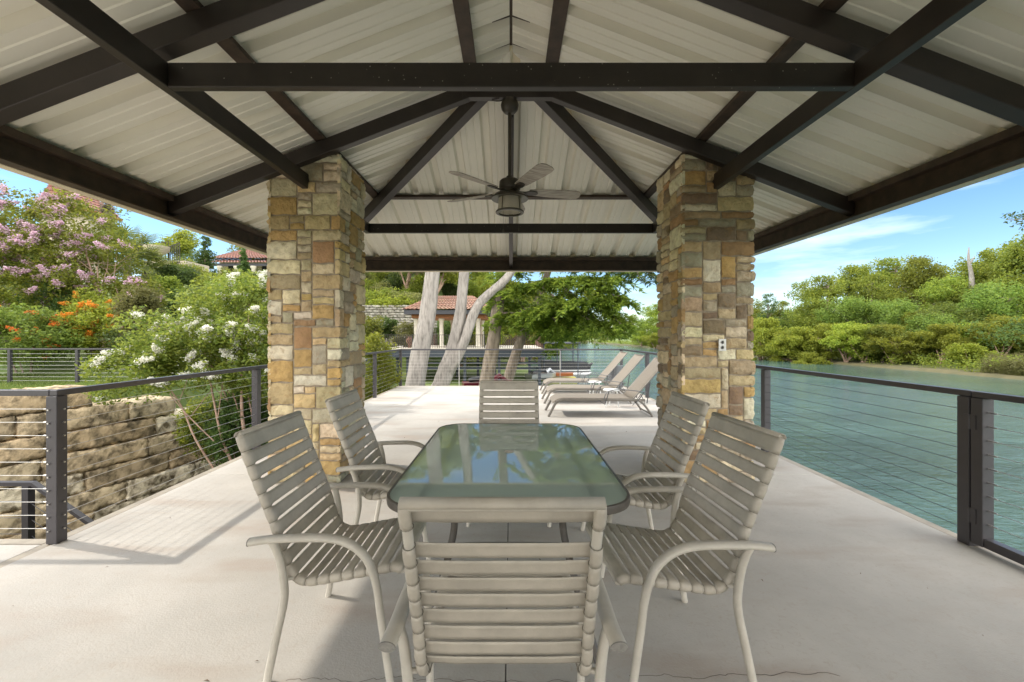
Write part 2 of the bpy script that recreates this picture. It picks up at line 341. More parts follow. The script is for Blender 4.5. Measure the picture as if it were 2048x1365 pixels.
def glass_mat(name, tint, ior, transp, milk, rough):
    m = bpy.data.materials.new(name); m.use_nodes = True; t = m.node_tree; t.nodes.clear(); N = t.nodes.new; L = t.links.new
    o = N('ShaderNodeOutputMaterial'); fr = N('ShaderNodeFresnel'); fr.inputs[0].default_value = ior
    gl = N('ShaderNodeBsdfGlossy'); gl.inputs['Roughness'].default_value = rough
    tr = N('ShaderNodeBsdfTransparent'); tr.inputs[0].default_value = (*transp, 1)
    df = N('ShaderNodeBsdfDiffuse'); df.inputs[0].default_value = (*tint, 1)
    tl = N('ShaderNodeBsdfTranslucent'); tl.inputs[0].default_value = (*tint, 1)
    a = N('ShaderNodeMixShader'); a.inputs[0].default_value = .5; L(df.outputs[0], a.inputs[1]); L(tl.outputs[0], a.inputs[2])
    b = N('ShaderNodeMixShader'); b.inputs[0].default_value = milk; L(tr.outputs[0], b.inputs[1]); L(a.outputs[0], b.inputs[2])
    ge = N('ShaderNodeNewGeometry'); iv = N('ShaderNodeMath'); iv.operation = 'SUBTRACT'; iv.inputs[0].default_value = 1; L(ge.outputs['Backfacing'], iv.inputs[1])
    mu = N('ShaderNodeMath'); mu.operation = 'MULTIPLY'; L(fr.outputs[0], mu.inputs[0]); L(iv.outputs[0], mu.inputs[1])
    c = N('ShaderNodeMixShader'); L(mu.outputs[0], c.inputs[0]); L(b.outputs[0], c.inputs[1]); L(gl.outputs[0], c.inputs[2])
    L(c.outputs[0], o.inputs[0]); return m
M['glass'] = glass_mat('table_glass', (.74,.84,.78), 1.75, (.78,.88,.82), .62, .012)
M['lampglass'] = glass_mat('seeded_glass', (.8,.75,.68), 1.45, (.92,.9,.85), .45, .1)

# ---------------------------------------------------------------- terrain
def sstep(x, a, b):
    t = np.clip((x-a)/(b-a), 0, 1); return t*t*(3-2*t)
def wallx(D): return np.where(D < 11.2, -9.0 + .35*(D-7.5), -7.7 - .12*(D-11.2))
def ground_z(X, D):
    X = np.asarray(X, float); D = np.asarray(D, float)
    xb = 2.4 + 8*sstep(D, 60, 120) + 22*sstep(D, 150, 215); xr = 41.5 + 0*D
    low = -2.05 - .95*sstep(-X, 2.5, 4)*(1-sstep(D, 12, 16)) + .25*sstep(-X, 0, 10) + .06*np.sin(X*.7+1)*np.cos(D*.5)
    hill = .2 + np.clip((D-12.5)*.33, 0, 4.6) + .6*sstep(-X, 20, 60) + 6*sstep(-X, 60, 200)
    wd = np.where(D < 11.2, .35, .35 + np.clip(D-11.2, 0, 8))
    t = np.clip((wallx(D) - .5 - X)/wd, 0, 1); t = t*t*(3-2*t)
    t2 = sstep(D, 40.3, 40.9) * sstep(-X, 6.2, 8.0)
    hill2 = 4.1 + np.clip((D-41)*.33, 0, 7)*(1-.8*sstep(-X, 15, 24))
    z = low*(1-t) + hill*t
    z = np.where(D > 40.3, np.maximum(z, low*(1-t2) + hill2*t2), z)
    far_l = sstep(D, 60, 110)*sstep(xb - X, 3, 45)*8
    z = np.maximum(z, low + far_l)
    inriv = sstep(X, xb-.6, xb+.8) * (1 - sstep(X, xr-1.0, xr+1.0)) * (1 - sstep(D, 222, 232))
    right = -1.95 + .5*sstep(X, 42, 50) + 2.2*sstep(X, 50, 90) + 5*sstep(X, 100, 400)
    z = np.where(X > (xb+xr)/2, right, z)
    z = np.where((D > 222), np.maximum(-1.9 + 6*sstep(D, 232, 420), z*0-1.9), z)
    z = z*(1-inriv) + (-4.0)*inriv
    return z
def axis(a, b, fine, lo, hi, grow=1.25):
    xs = list(np.arange(a, b+1e-6, fine)); s = fine; x = xs[-1]
    while x < hi: s *= grow; x += s; xs.append(x)
    s = fine; x = xs[0]; pre = []
    while x > lo: s *= grow; x -= s; pre.append(x)
    return np.array(pre[::-1] + xs)
gx = axis(-40, 60, .5, -1600, 1600); gy = axis(-6, 60, .5, -1200, 2500)
GX, GY = np.meshgrid(gx, gy); GZ = ground_z(GX, GY)
GZ += np.where(np.abs(GX) < 300, .05*np.sin(GX*1.7)*np.sin(GY*1.3), 0)
nx, ny = len(gx), len(gy); ii = np.arange(nx*ny).reshape(ny, nx)
F = np.stack([ii[:-1,:-1], ii[:-1,1:], ii[1:,1:], ii[1:,:-1]], -1).reshape(-1,4)
g = npmesh('ground', np.stack([GX, GY, GZ], -1).reshape(-1,3), F, M['grass'], smooth=True); g['kind'] = 'structure'
mw = MB(); mw.add([(0.5,-1200,-2.2),(160,-1200,-2.2),(160,1000,-2.2),(0.5,1000,-2.2)], [(0,1,2,3)])
wv = mw.build('river', M['water']); wv['kind'] = 'structure'

# ---------------------------------------------------------------- deck slab
DX = 3.24; DF = 12.37
deck = MB()
xs = [(-DX+.05, -.025), (-.020, DX-.05)]; ys = [(-5.5, .70), (.705, 4.45), (4.455, 8.35), (8.355, DF-.05)]
for x0, x1 in xs:
    for y0, y1 in ys: deck.box(x0, x1, y0, y1, -.05, 0)
deck.box(-7.5, -DX-.03, -5.5, 2.97, -.05, -.004)
d = deck.build('deck', M['concrete'], bevel=.004); d['kind'] = 'structure'
ed = MB()
ed.box(-DX-.03, -DX+.045, 3.03, DF, -.052, -.002); ed.box(DX-.045, DX+.03, -5.5, DF, -.052, -.002); ed.box(-DX-.03, DX+.03, DF-.045, DF+.03, -.053, -.003)
ed.box(-DX-.025, -DX+.045, -5.5, 3.02, -.052, -.004); ed.box(-7.5, -DX-.03, 2.975, 3.05, -.052, -.003)
e = ed.build('edge_trim', mat('edge_metal', (.34,.29,.22), .6, var=.3, vscale=6), d)
ub = MB(); ub.box(-DX, DX, -5.5, DF, -.30, -.055); ub.box(-7.5, -DX, -5.5, 3.03, -.30, -.055)
for y in np.arange(-4, DF, 2.3):
    for x in (-2.9, 0, 2.9): ub.box(x-.12, x+.12, y-.12, y+.12, -4.5, -.30)
ub.build('deck_underside', M['joint'], d)
ck = MB()
def crack(pts, wd):
    for (x0,y0),(x1,y1) in zip(pts[:-1], pts[1:]):
        dx, dy = x1-x0, y1-y0; l = math.hypot(dx,dy) or 1; nx_, ny_ = -dy/l*wd, dx/l*wd
        ck.add([(x0-nx_,y0-ny_,.0012),(x1-nx_,y1-ny_,.0012),(x1+nx_,y1+ny_,.0012),(x0+nx_,y0+ny_,.0012)], [(0,1,2,3)])
def wander(x0, x1, y, amp, n, sd_):
    r = random.Random(sd_); o = []; yy = y
    for i in range(n+1):
        yy += r.uniform(-amp, amp); yy += (y-yy)*.15; o.append((x0+(x1-x0)*i/n + r.uniform(-.004,.004), yy))
    return o
crack(wander(-.95, -.40, 1.80, .012, 30, 1), .0011); crack(wander(.50, 1.40, 1.81, .012, 46, 2), .0012); crack(wander(-.4, .4, 1.79, .01, 40, 5), .001)
ck.build('crack', M['joint'], d)
# scraps of leaf litter on the slab
lit = MB(); r_ = random.Random(3)
for k in range(90):
    x = r_.uniform(-3, 3); y = r_.uniform(1.3, 9); s = r_.uniform(.006, .016); a = r_.uniform(0, 6.28)
    ca, sa = math.cos(a), math.sin(a)
    lit.add([(x,y,.004),(x+ca*s-sa*s*.3,y+sa*s+ca*s*.3,.007),(x+ca*s*2,y+sa*s*2,.003),(x+ca*s+sa*s*.3,y+sa*s-ca*s*.3,.008)], [(0,1,2,3)])
tag(lit.build('leaf_litter', M['dead']), 'tiny brown scraps of dead leaf scattered over the pale concrete deck', 'leaf litter', kind='stuff')

# ---------------------------------------------------------------- pavilion
SL = .387; APB = EYE + 2.452           # underside of rafters at the centre line
pav = thing('pavilion', 'open pavilion with dark steel frame, cream ribbed metal roof and stone columns around the table', 'pavilion', (0, 1.67, 0))
def PB(mb, name, m, **k): return mb.build(name, m, pav, world=True, **k)
def zb(x): return APB - SL*abs(x)
RH = .145
F1, F2, F3, F4 = 4.15, 2.52, .87, -.80
EX = 3.32
def db(x): return 3.95 + 1.04*x
def dback(x): return -.6 - 1.04*x
EY1, EY0 = db(EX), dback(EX)
for fy, wd in ((F1,.085),(F2,.105),(F3,.105),(F4,.085)):
    for sx in (-1, 1):
        mb = MB(); mb.beam((sx*.40, fy, zb(.40)), (sx*(EX-.01), fy, zb(EX-.01)), wd, RH); PB(mb, 'rafter', M['steel'], bevel=.006)
    mb = MB(); mb.box(-.47, .47, fy-.045, fy+.03, zb(.40)-.0, zb(.40)+.10); PB(mb, 'collar', M['steel'], bevel=.004)
# ring beams on the columns
RX = 2.02; RZ = EYE + 1.442; ry1 = db(RX)-.03; ry0 = dback(RX)+.03
for sx in (-1, 1):
    mb = MB(); mb.box(sx*RX-.03, sx*RX+.03, ry0, ry1, RZ, RZ+.145); PB(mb, 'ring_beam', M['steel'], bevel=.005)
for y, wd in ((2.47,.05),(.83,.05)):
    mb = MB(); mb.box(-RX+.031, RX-.031, y, y+wd, RZ, RZ+.142); PB(mb, 'tie_beam', M['speck_steel'], bevel=.005)
for y in (ry1-.052, ry0+.002):
    mb = MB(); mb.box(-RX+.031, RX-.031, y, y+.05, RZ, RZ+.13); PB(mb, 'tie_beam', M['speck_steel'], bevel=.005)
# purlins lie flat on the rafters
ZP = RH + .012
for xx, hw in ((.373,.058),(1.85,.055)):
    z = zb(xx)+ZP
    for sx in (-1, 1):
        mb = MB(); n = len(mb.v)
        y1, y0 = db(xx)-hw, dback(xx)+hw
        mb.beam((sx*xx, y0, z), (sx*xx, y1, z), hw*2, .035, up=(sx*SL*.9, 0, 1) if False else (0,0,1)); PB(mb, 'purlin', M['rust'], bevel=.003)
    for yy in (db(xx), dback(xx)):
        mb = MB(); mb.box(-xx-hw, xx+hw, yy-hw, yy+hw, z-.002, z+.033); PB(mb, 'purlin', M['rust'], bevel=.003)
# hips and centre end rafters
for sgn, dfun, f0 in ((1, db, F1), (-1, dback, F4)):
    for sx in (-1, 1):
        mb = MB(); mb.beam((sx*.20, dfun(.20)+.0*sgn, zb(.20)-.01), (sx*(EX-.05), dfun(EX-.05), zb(EX-.05)-.01), .10, .15); PB(mb, 'hip_beam', M['steel'], bevel=.005)
    mb = MB(); mb.beam((0, dfun(.46), zb(.46)), (0, dfun(EX-.01), zb(EX-.01)), .062, RH); PB(mb, 'end_rafter', M['steel'], bevel=.004)
# eave channels: web, upper and lower flange; cream trim outside
ZE0, ZE1 = EYE+1.127, EYE+1.352
def channel(name, p0, p1, inward):
    p0 = Vector(p0); p1 = Vector(p1); iv = Vector(inward)
    mb = MB()
    def slab(a, b, z0, z1):   # a..b distance inward
        vs = []
        for p in (p0, p1):
            for dd in (a, b):
                for z in (z0, z1): q = p + iv*dd; vs.append((q.x, q.y, z))
        mb.add(vs, [(0,1,3,2),(4,6,7,5),(0,2,6,4),(1,5,7,3),(0,4,5,1),(2,3,7,6)])
    slab(-.02, .0, ZE0, ZE1); slab(0, .075, ZE0, ZE0+.012); slab(0, .075, ZE1-.055, ZE1)
    PB(mb, name, M['rust'], bevel=0)
def trim(p0, p1, inward):
    p0 = Vector(p0); p1 = Vector(p1); iv = Vector(inward); mb = MB(); vs = []
    for p in (p0, p1):
        for dd, z in ((-.022, ZE0-.004),(-.022, ZE0+.30),(-.105, ZE0+.28),(-.105, ZE0-.004)):
            q = p + iv*dd; vs.append((q.x, q.y, z))
    mb.add(vs, [(0,1,2,3),(7,6,5,4),(0,4,5,1),(1,5,6,2),(2,6,7,3),(3,7,4,0)]); PB(mb, 'fascia', M['fascia'])
for sx in (-1, 1):
    channel('eave_beam', (sx*EX, EY0, 0), (sx*EX, EY1, 0), (-sx, 0, 0)); trim((sx*EX, EY0-.105, 0), (sx*EX, EY1+.105, 0), (-sx, 0, 0))
channel('eave_beam', (-EX+.08, EY1, 0), (EX-.08, EY1, 0), (0, -1, 0)); trim((-EX-.021, EY1, 0), (EX+.021, EY1, 0), (0, -1, 0))
channel('eave_beam', (-EX+.08, EY0, 0), (EX-.08, EY0, 0), (0, 1, 0)); trim((-EX-.021, EY0, 0), (EX+.021, EY0, 0), (0, 1, 0))
# ribbed roof sheets
ZR = APB + RH + .012 + .037
def profile(a, b, off=0.0):
    """positions and heights of the folds of the sheet between a and b"""
    P_ = .340; o = []
    k0 = math.floor((a-off)/P_)-1; k1 = math.ceil((b-off)/P_)+1
    for k in range(k0, k1):
        c = off + k*P_
        for dx, h in ((-.056,0),(-.034,.066),(.034,.066),(.056,0),(.110,0),(.117,.008),(.127,.008),(.134,0),(.206,0),(.213,.008),(.223,.008),(.230,0)):
            o.append((c+dx, h))
    o = [p for p in o if a < p[0] < b]; return [(a, 0)] + o + [(b, 0)]
EXR = EX + .10
def sheet(strips):
    V = []; Fc = []
    for i, (lo, hi) in enumerate(strips): V += [lo, hi]
    for i in range(len(strips)-1): Fc.append((2*i, 2*i+1, 2*i+3, 2*i+2))
    return V, Fc
for sx in (-1, 1):
    st = []
    for y, h in profile(dback(EXR), db(EXR), .17):
        x0 = max(.012, (y-3.95)/1.04, (-.6-y)/1.04); x0 = min(x0, EXR-.001)
        st.append(((sx*x0, y, ZR-SL*x0+h), (sx*EXR, y, ZR-SL*EXR+h)))
    V, Fc = sheet(st); mb = MB(); mb.add(V, Fc); PB(mb, 'roof_panel', M['panel'])
for dfun in (db, dback):
    st = []
    for x, h in profile(-EXR, EXR, .05):
        st.append(((x, dfun(abs(x)), ZR-SL*abs(x)+h), (x, dfun(EXR), ZR-SL*EXR+h)))
    V, Fc = sheet(st); mb = MB(); mb.add(V, Fc); PB(mb, 'roof_panel', M['panel'])
for sx in (-1, 1):
    for dfun, sg in ((db, 1), (dback, -1)):
        mb = MB(); a_ = Vector((0, dfun(0), ZR+.045)); e_ = Vector((sx*EXR, dfun(EXR), ZR-SL*EXR+.045)); q_ = Vector((.16, 0, -.05)); q2 = Vector((0, .16*sg, -.05))
        mb.add([a_-Vector((sx*.16,0,.0))+Vector((sx*.32,0,-.05)), e_+Vector((sx*.02,-sg*.18,-.06)), e_, a_, a_+Vector((0,sg*.16,-.05)), e_+Vector((-sx*.18,sg*.02,-.06))], [(0,1,2,3),(3,2,5,4)]); PB(mb, 'hip_cap', M['fascia'])
mb = MB()
yA, yB = dback(.0)-.1, db(.0)+.1
mb.add([(-.16,yA,ZR+.0),(0,yA,ZR+.055),(0,yB,ZR+.055),(-.16,yB,ZR+.0),(.16,yA,ZR),(.16,yB,ZR)], [(0,1,2,3),(1,4,5,2)]); PB(mb, 'ridge_cap', M['rust'])

# stone columns
CREAM=(.68,.57,.37); PALE=(.70,.62,.46); TAN=(.50,.385,.225); GOLD=(.50,.325,.125); RUST=(.37,.225,.105); GREY=(.40,.355,.26); BROWN=(.23,.16,.10); BUFF=(.58,.44,.23)
def stone_column(x0, y0, s, zt, seed, pal, parent):
    r = random.Random(seed); c = s/18; nu = 72; nv = int(zt/c)+1
    occ = [[False]*nu for _ in range(nv)]
    V = []; Fq = []; C = []
    core = MB(); core.box(x0-.003, x0+s+.003, y0-.003, y0+s+.003, -.05, zt)
    def face(u, depth):      # u along perimeter -> x,y
        L = u % (4*s); k = int(L//s + 1e-9) % 4; t = L - k*s
        return k, t
    org = [((x0,y0),(1,0),(0,-1)), ((x0+s,y0),(0,1),(1,0)), ((x0+s,y0+s),(-1,0),(0,1)), ((x0,y0+s),(0,-1),(-1,0))]
    for j in range(nv):
        for i in range(nu):
            if occ[j][i]: continue
            ty = r.random()
            if ty < .15: wc, hc = r.randint(7,10), r.randint(4,6)
            elif ty < .82: wc, hc = r.randint(5,10), r.choice((2,2,3,3,4))
            elif ty < .88: wc, hc = r.randint(3,5), r.randint(4,6)
            else: wc, hc = r.randint(3,5), r.randint(2,3)
            ww = 0
            while ww < wc and i+ww < nu and not occ[j][i+ww]: ww += 1
            hh = min(hc, nv-j)
            # do not leave one-cell slivers
            if i+ww < nu and not occ[j][i+ww] and (i+ww+1 >= nu or occ[j][i+ww+1]): ww += 1
            for b in range(hh):
                for a in range(ww): occ[j+b][i+a] = True
            col = r.choices([p[0] for p in pal], [p[1] for p in pal])[0]; col = tuple(.92*q + .08*m_ for q, m_ in zip(col, (.50,.405,.265)))
            f = r.uniform(.82, 1.15); col = tuple(min(.85, q*f*1.14*r.uniform(.95,1.05)) for q in col)
            prot = r.uniform(.018, .034); rough = .008 if col[0] > .5 else .005
            # split at corners of the column
            u0, u1 = i*c, (i+ww)*c; z0, z1 = j*c, min((j+hh)*c, zt)
            segs = []; a = u0
            while a < u1-1e-6:
                k = int(a/s+1e-6); e = min(u1, (k+1)*s); segs.append((a, e, k % 4, a > u0+1e-6, e < u1-1e-6 )); a = e
            for a, e, k, joinL, joinR in segs:
                o_, dv, nv_ = org[k]; ta, te = a-k*s if a >= k*s else a, e-k*s
                atL = ta < 1e-6; atR = te > s-1e-6
                g = .0085
                A = ta + (g if not atL else -prot*.95); B = te - (g if not atR else -prot*.95)
                Z0 = z0+g; Z1 = z1-g
                n1 = max(3, int((B-A)/.028)+1); n2 = max(3, int((Z1-Z0)/.028)+1)
                us = np.linspace(A, B, n1+1); vs = np.linspace(Z0, Z1, n2+1)
                ph = r.uniform(0, 50)
                base = len(V)
                for jj, v in enumerate(vs):
                    for i2, u in enumerate(us):
                        edge = min((u-A) if not atL else 9, (B-u) if not atR else 9, v-Z0, Z1-v)
                        eb = min(1, max(0, edge/.010)) 
                        nn = rough*(math.sin(u*61+ph)*math.cos(v*53+ph*1.3)+.7*math.sin(u*131+v*97+ph*2))
                        dpt = max(.008, (prot + nn)*(.5+.5*eb)) if edge < 8 else prot+nn
                        ju = .0025*math.sin(v*70+ph) if 0 < i2 < n1 or not (atL or atR) else 0
                        jv = .004*math.sin(u*38+ph*3)
                        V.append((o_[0]+dv[0]*(u+ju)+nv_[0]*dpt, o_[1]+dv[1]*(u+ju)+nv_[1]*dpt, v+jv)); C.append((*col,1))
                for jj in range(n2):
                    for i2 in range(n1):
                        q = base+jj*(n1+1)+i2; Fq.append((q, q+1, q+n1+2, q+n1+1))
                # side skirt back into the mortar
                ring = [base+i2 for i2 in range(n1+1)] + [base+jj*(n1+1)+n1 for jj in range(1,n2+1)] + [base+n2*(n1+1)+i2 for i2 in range(n1-1,-1,-1)] + [base+jj*(n1+1) for jj in range(n2-1,0,-1)]
                b2 = len(V)
                for q in ring:
                    x, y, z = V[q]; rel = (x-o_[0])*nv_[0]+(y-o_[1])*nv_[1]
                    V.append((x-nv_[0]*(rel+.003), y-nv_[1]*(rel+.003), z)); C.append((*col,1))
                m_ = len(ring)
                for q in range(m_): Fq.append((ring[(q+1)%m_], ring[q], b2+q, b2+(q+1)%m_))
    off = parent.location
    V = np.array(V) - np.array([off.x, off.y, off.z])
    o = npmesh('stone_column', V, np.array(Fq), M['stone'], parent, smooth=True, cols=C)
    o.data.set_sharp_from_angle(angle=R(38))
    core.build('mortar_core', M['mortar'], o, world=False)
    o2 = o.children[0]
    for v in o2.data.vertices: v.co = Vector(v.co) - off
    return o
palL = [(CREAM,4.0),(PALE,2.6),(TAN,2.4),(GOLD,3.0),(RUST,.5),(GREY,2.2),(BUFF,2.8)]
palR = [(CREAM,2),(PALE,1.5),(TAN,3),(GOLD,1.3),(RUST,1.0),(GREY,3),(BROWN,1.6),(BUFF,1.2)]
CS = .66
cl_ = stone_column(-2.365, 4.215, CS, zb(1.70)-.004, 11, palL, pav); cl_['label'] = 'golden stone column left of the table, behind the left chairs'
cr_ = stone_column(1.705, 4.215, CS, zb(1.70)-.004, 23, palR, pav); cr_['label'] = 'browner stone column right of the table with a white outlet'
for i, x in enumerate((-2.365, 1.705)): stone_column(x, -1.50, CS, zb(1.70)-.004, 31+i, palL, pav)
ol = MB(); ox, oz = 2.068, 1.36; oy = 4.215-.042
ol.box(ox-.036, ox+.036, oy-.004, oy+.01, oz-.058, oz+.058)
for dz in (-.026, .026): ol.lathe([(.0,0),(.0165,0),(.0165,.003)], (0,0,0), 16); ol.xf(Matrix.Translation((ox, oy-.004, oz+dz)) @ Matrix.Rotation(R(90),4,'X'), len(ol.v)-48)
outlet = ol.build('electrical_outlet', M['white'], cr_, world=False, bevel=.002)
for v in outlet.data.vertices: v.co = Vector(v.co) - pav.location
sl_ = MB()
for dz in (-.026, .026):
    for dx in (-.006, .006): sl_.box(ox+dx-.0012, ox+dx+.0012, oy-.0085, oy-.007, oz+dz-.005, oz+dz+.006)
    sl_.box(ox-.002, ox+.002, oy-.0085, oy-.007, oz+dz-.012, oz+dz-.008)
slo = sl_.build('socket_slots', M['cap'], cr_)
for v in slo.data.vertices: v.co = Vector(v.co) - pav.location

# ---------------------------------------------------------------- ceiling fan
FZ = EYE + 1.43; FY = 4.14; FX = -.012
fan = thing('ceiling_fan', 'dark bronze ceiling fan with weathered grey blades and a caged lantern light', 'ceiling fan', (FX, FY, FZ))
topz = zb(.40) - FZ
b = MB(); b.lathe([(.0,0),(.055,0),(.078,-.025),(.088,-.06),(.080,-.10),(.055,-.13),(.035,-.14),(0,-.142)], (0,0,topz)); b.build('canopy', M['fanmetal'], fan, smooth=40)
b = MB(); b.tube([(0,0,topz-.13),(0,0,.10)], .017, 14); b.build('downrod', M['fanmetal'], fan, smooth=40)
b = MB(); b.tube(crspline([(-.10,-.02,topz+.0),(-.17,-.02,topz-.02),(-.10,-.03,topz-.035),(-.03,-.01,topz+.0)]), .006, 8); b.build('cord', M['fanmetal'], fan, smooth=40)
b = MB(); b.lathe([(0,.115),(.033,.115),(.035,.085),(.085,.08),(.10,.065),(.105,.0),(.10,-.012),(.088,-.016),(.088,-.05),(.11,-.055),(.15,-.065),(.178,-.095),(.178,-.105),(.08,-.095),(0,-.095)], (0,0,0), 40); b.build('motor_housing', M['fanmetal'], fan, smooth=35)
for a in (-62, 10, 82, 154, 226):
    b = MB(); T = Matrix.Rotation(R(a),4,'Z') @ Matrix.Rotation(R(-13),4,'X')
    pts = [(.19,-.045),(.28,-.058),(.50,-.072),(.64,-.078),(.69,-.062),(.71,-.03),(.71,.03),(.69,.062),(.64,.072),(.50,.07),(.28,.056),(.19,.045)]
    b.prism(pts, -.034, -.027); b.xf(T); bl = b.build('blade', M['blade'], fan, bevel=.001)
    b = MB(); b.prism([(.09,-.022),(.15,-.018),(.20,-.04),(.265,-.03),(.28,0),(.265,.03),(.20,.04),(.15,.018),(.09,.022)], -.044, -.035); b.xf(T); b.build('blade_arm', M['fanmetal'], bl, bevel=.003)
b = MB(); b.lathe([(.108,-.10),(.118,-.22),(.1165,-.22),(.1065,-.10)], n=36); b.build('glass_shade', M['lampglass'], fan, smooth=40)
b = MB(); b.lathe([(.0,-.105),(.022,-.105),(.022,-.15),(.03,-.16),(.03,-.185),(.015,-.205),(0,-.208)]); b.build('bulb', M['white'], fan, smooth=60)
b = MB()
b.lathe([(.116,-.222),(.134,-.222),(.138,-.230),(.134,-.240),(.110,-.242),(.110,-.228),(.116,-.222)], n=40)
for k in range(4):
    a = R(45+90*k+8); b.tube([(.111*math.cos(a),.111*math.sin(a),-.10),(.123*math.cos(a),.123*math.sin(a),-.226)], .004, 8)
b.build('lantern_cage', M['fanmetal'], fan, smooth=40)
b = MB(); b.tube([(-.062,-.05,-.1),(-.062,-.05,-.415)], .0012, 6); b.lathe([(0,.012),(.004,.01),(.009,-.008),(.005,-.022),(0,-.024)], (-.062,-.05,-.42), 12); b.build('pull_chain', M['fanmetal'], fan, smooth=60)
b = MB(); b.tube([(.088,.03,-.1),(.088,.03,-.385)], .0012, 6); b.lathe([(0,.006),(.004,.004),(.005,-.018),(0,-.02)], (.088,.03,-.385), 10); b.build('pull_chain', M['fanmetal'], fan, smooth=60)

# ---------------------------------------------------------------- patio table
TY0, TY1, TW, TZ = 1.815, 3.565, 1.13, .72
tab = thing('patio_table', 'glass-topped patio dining table with rounded corners and dark rim', 'table', (-.012, (TY0+TY1)/2, 0))
def rrect(hx, hy, r, n=8):
    o = []
    for cx, cy, a0 in ((hx-r,hy-r,0),(-hx+r,hy-r,90),(-hx+r,-hy+r,180),(hx-r,-hy+r,270)):
        for k in range(n+1): a = R(a0+90*k/n); o.append((cx+r*math.cos(a), cy+r*math.sin(a)))
    return o
hx, hy = TW/2, (TY1-TY0)/2
b = MB(); b.prism(rrect(hx-.012, hy-.012, .185, 10), TZ-.009, TZ-.002); b.build('glass_top', M['glass'], tab)
b = MB(); o1 = rrect(hx, hy, .195, 10); i1 = rrect(hx-.011, hy-.011, .184, 10); i2 = rrect(hx-.02, hy-.02, .175, 10); n = len(o1)
vs = [(x,y,TZ-.002) for x,y in o1]+[(x,y,TZ) for x,y in i1]+[(x,y,TZ-.035) for x,y in i2]+[(x,y,TZ-.037) for x,y in o1]+[(x*1.004,y*1.003,TZ-.018) for x,y in o1]
fs = []
for i in range(n):
    j = (i+1)%n
    fs += [(i,j,n+j,n+i),(n+i,n+j,2*n+j,2*n+i),(2*n+i,2*n+j,3*n+j,3*n+i),(3*n+i,3*n+j,4*n+j,4*n+i),(4*n+i,4*n+j,j,i)]
b.add(vs, fs); b.build('rim', M['tabledark'], tab, smooth=30)
b = MB(); b.lathe([(.0,.001),(.021,.001),(.026,.003),(.030,.002),(.030,-.001)], (0,-.0,TZ)); b.build('umbrella_hole_ring', M['chairframe'], tab, smooth=50)
for sy in (-1, 1):
    for sx in (-1, 1):
        b = MB(); b.tube(crspline([(sx*.40, sy*.80, 0), (sx*.37, sy*.72, .10), (sx*.30, sy*.60, .35), (sx*.27, sy*.56, .52), (sx*.30, sy*.62, .64), (sx*.40, sy*.72, .684)]), .019, 12, r2=.013); b.build('leg', M['tabledark'], tab, smooth=50)
    b = MB(); b.tube(crspline([(-.30, sy*.60, .36), (-.285, sy*.60, .40), (-.24, sy*.60, .425), (.24, sy*.60, .425), (.285, sy*.60, .40), (.30, sy*.60, .36)]), .011, 10); b.build('crossbar', M['tabledark'], tab, smooth=50)
for sx in (-1, 1):
    b = MB(); b.box(sx*.40-.015, sx*.40+.015, -hy+.10, hy-.10, TZ-.036, TZ-.011); b.build('side_rail', M['tabledark'], tab)

# ---------------------------------------------------------------- strap chairs
PROF = [(-.145,1.022),(-.108,.92),(-.070,.823),(-.030,.725),(.007,.633),(.034,.55),(.058,.475),(.080,.432),(.111,.405),(.152,.396),(.215,.404),(.284,.416),(.365,.431),(.444,.444),(.500,.455),(.535,.455),(.552,.440)]
prof = [Vector((0,a,z)) for a, z in PROF]; pl = crspline(prof, 8)
cum = [0.0]
for i in range(1, len(pl)): cum.append(cum[-1] + (pl[i]-pl[i-1]).length)
LEN = cum[-1]
def at(s):
    s = min(max(s, 0), LEN-1e-6); i = 0
    while cum[i+1] < s: i += 1
    t = (s-cum[i])/(cum[i+1]-cum[i]); p = pl[i].lerp(pl[i+1], t); d_ = (pl[min(i+2,len(pl)-1)]-pl[max(i-1,0)]).normalized()
    return p, d_, Vector((0, -d_.z, d_.y)) if False else Vector((0, -d_.z, d_.y))
RW = .248; RR = .0145
def strap(mb, s0, s1, gap=.0055, dark=None):
    """one strap between s0 and s1 along the rail, wrapped round both rails"""
    ns = 4; path = []
    # cross path: list of (x, normal offset, is_wrap)
    rr = RR + .0025
    for k in range(7): a = R(-70 - 20*k*1.0 + 0); path.append((-RW + rr*math.cos(R(-60 - 30*k)), rr*math.sin(R(-60 - 30*k)), 1))
    for x in (-RW+.03, -.12, 0, .12, RW-.03): path.append((x, rr - (.004 if abs(x) < .2 else .001), 0))
    for k in range(7): path.append((RW + rr*math.cos(R(60+30*(6-k)-180-0)), rr*math.sin(R(60+30*(6-k)-180)), 1))
    # left rail: from under, outside, to top; right rail mirrored
    left = [(-RW - rr*math.sin(R(a)), -rr*math.cos(R(a)), 1) for a in (-60,-20,20,60,100,140,175)]
    right = [(-x, y, w_) for x, y, w_ in left[::-1]]
    mid = [(x, rr - (.003 if abs(x) < .2 else .0), 0) for x in (-RW+.022, -.15, 0, .15, RW-.022)]
    path = left + mid + right
    vs = []; m = len(path)
    for k in range(ns+1):
        for x, no, wr in path:
            gg = .0012 if wr else gap
            s = s0 + gg + (s1-s0-2*gg)*k/ns
            bul = .0022*math.sin(math.pi*k/ns) if wr else .0012*math.sin(math.pi*k/ns)
            p, d_, nrm = at(s)
            sc_ = 1 + bul/rr if wr else 1
            vs.append(p + Vector((x if not wr else math.copysign(RW, x) + (x-math.copysign(RW, x))*sc_, 0, 0)) + nrm*(no*sc_ + (bul if not wr else 0)))
    fs = [(k*m+i, k*m+i+1, (k+1)*m+i+1, (k+1)*m+i) for k in range(ns) for i in range(m-1)]
    mb.add(vs, fs)
NB, NS = 10, 8
SB = .62
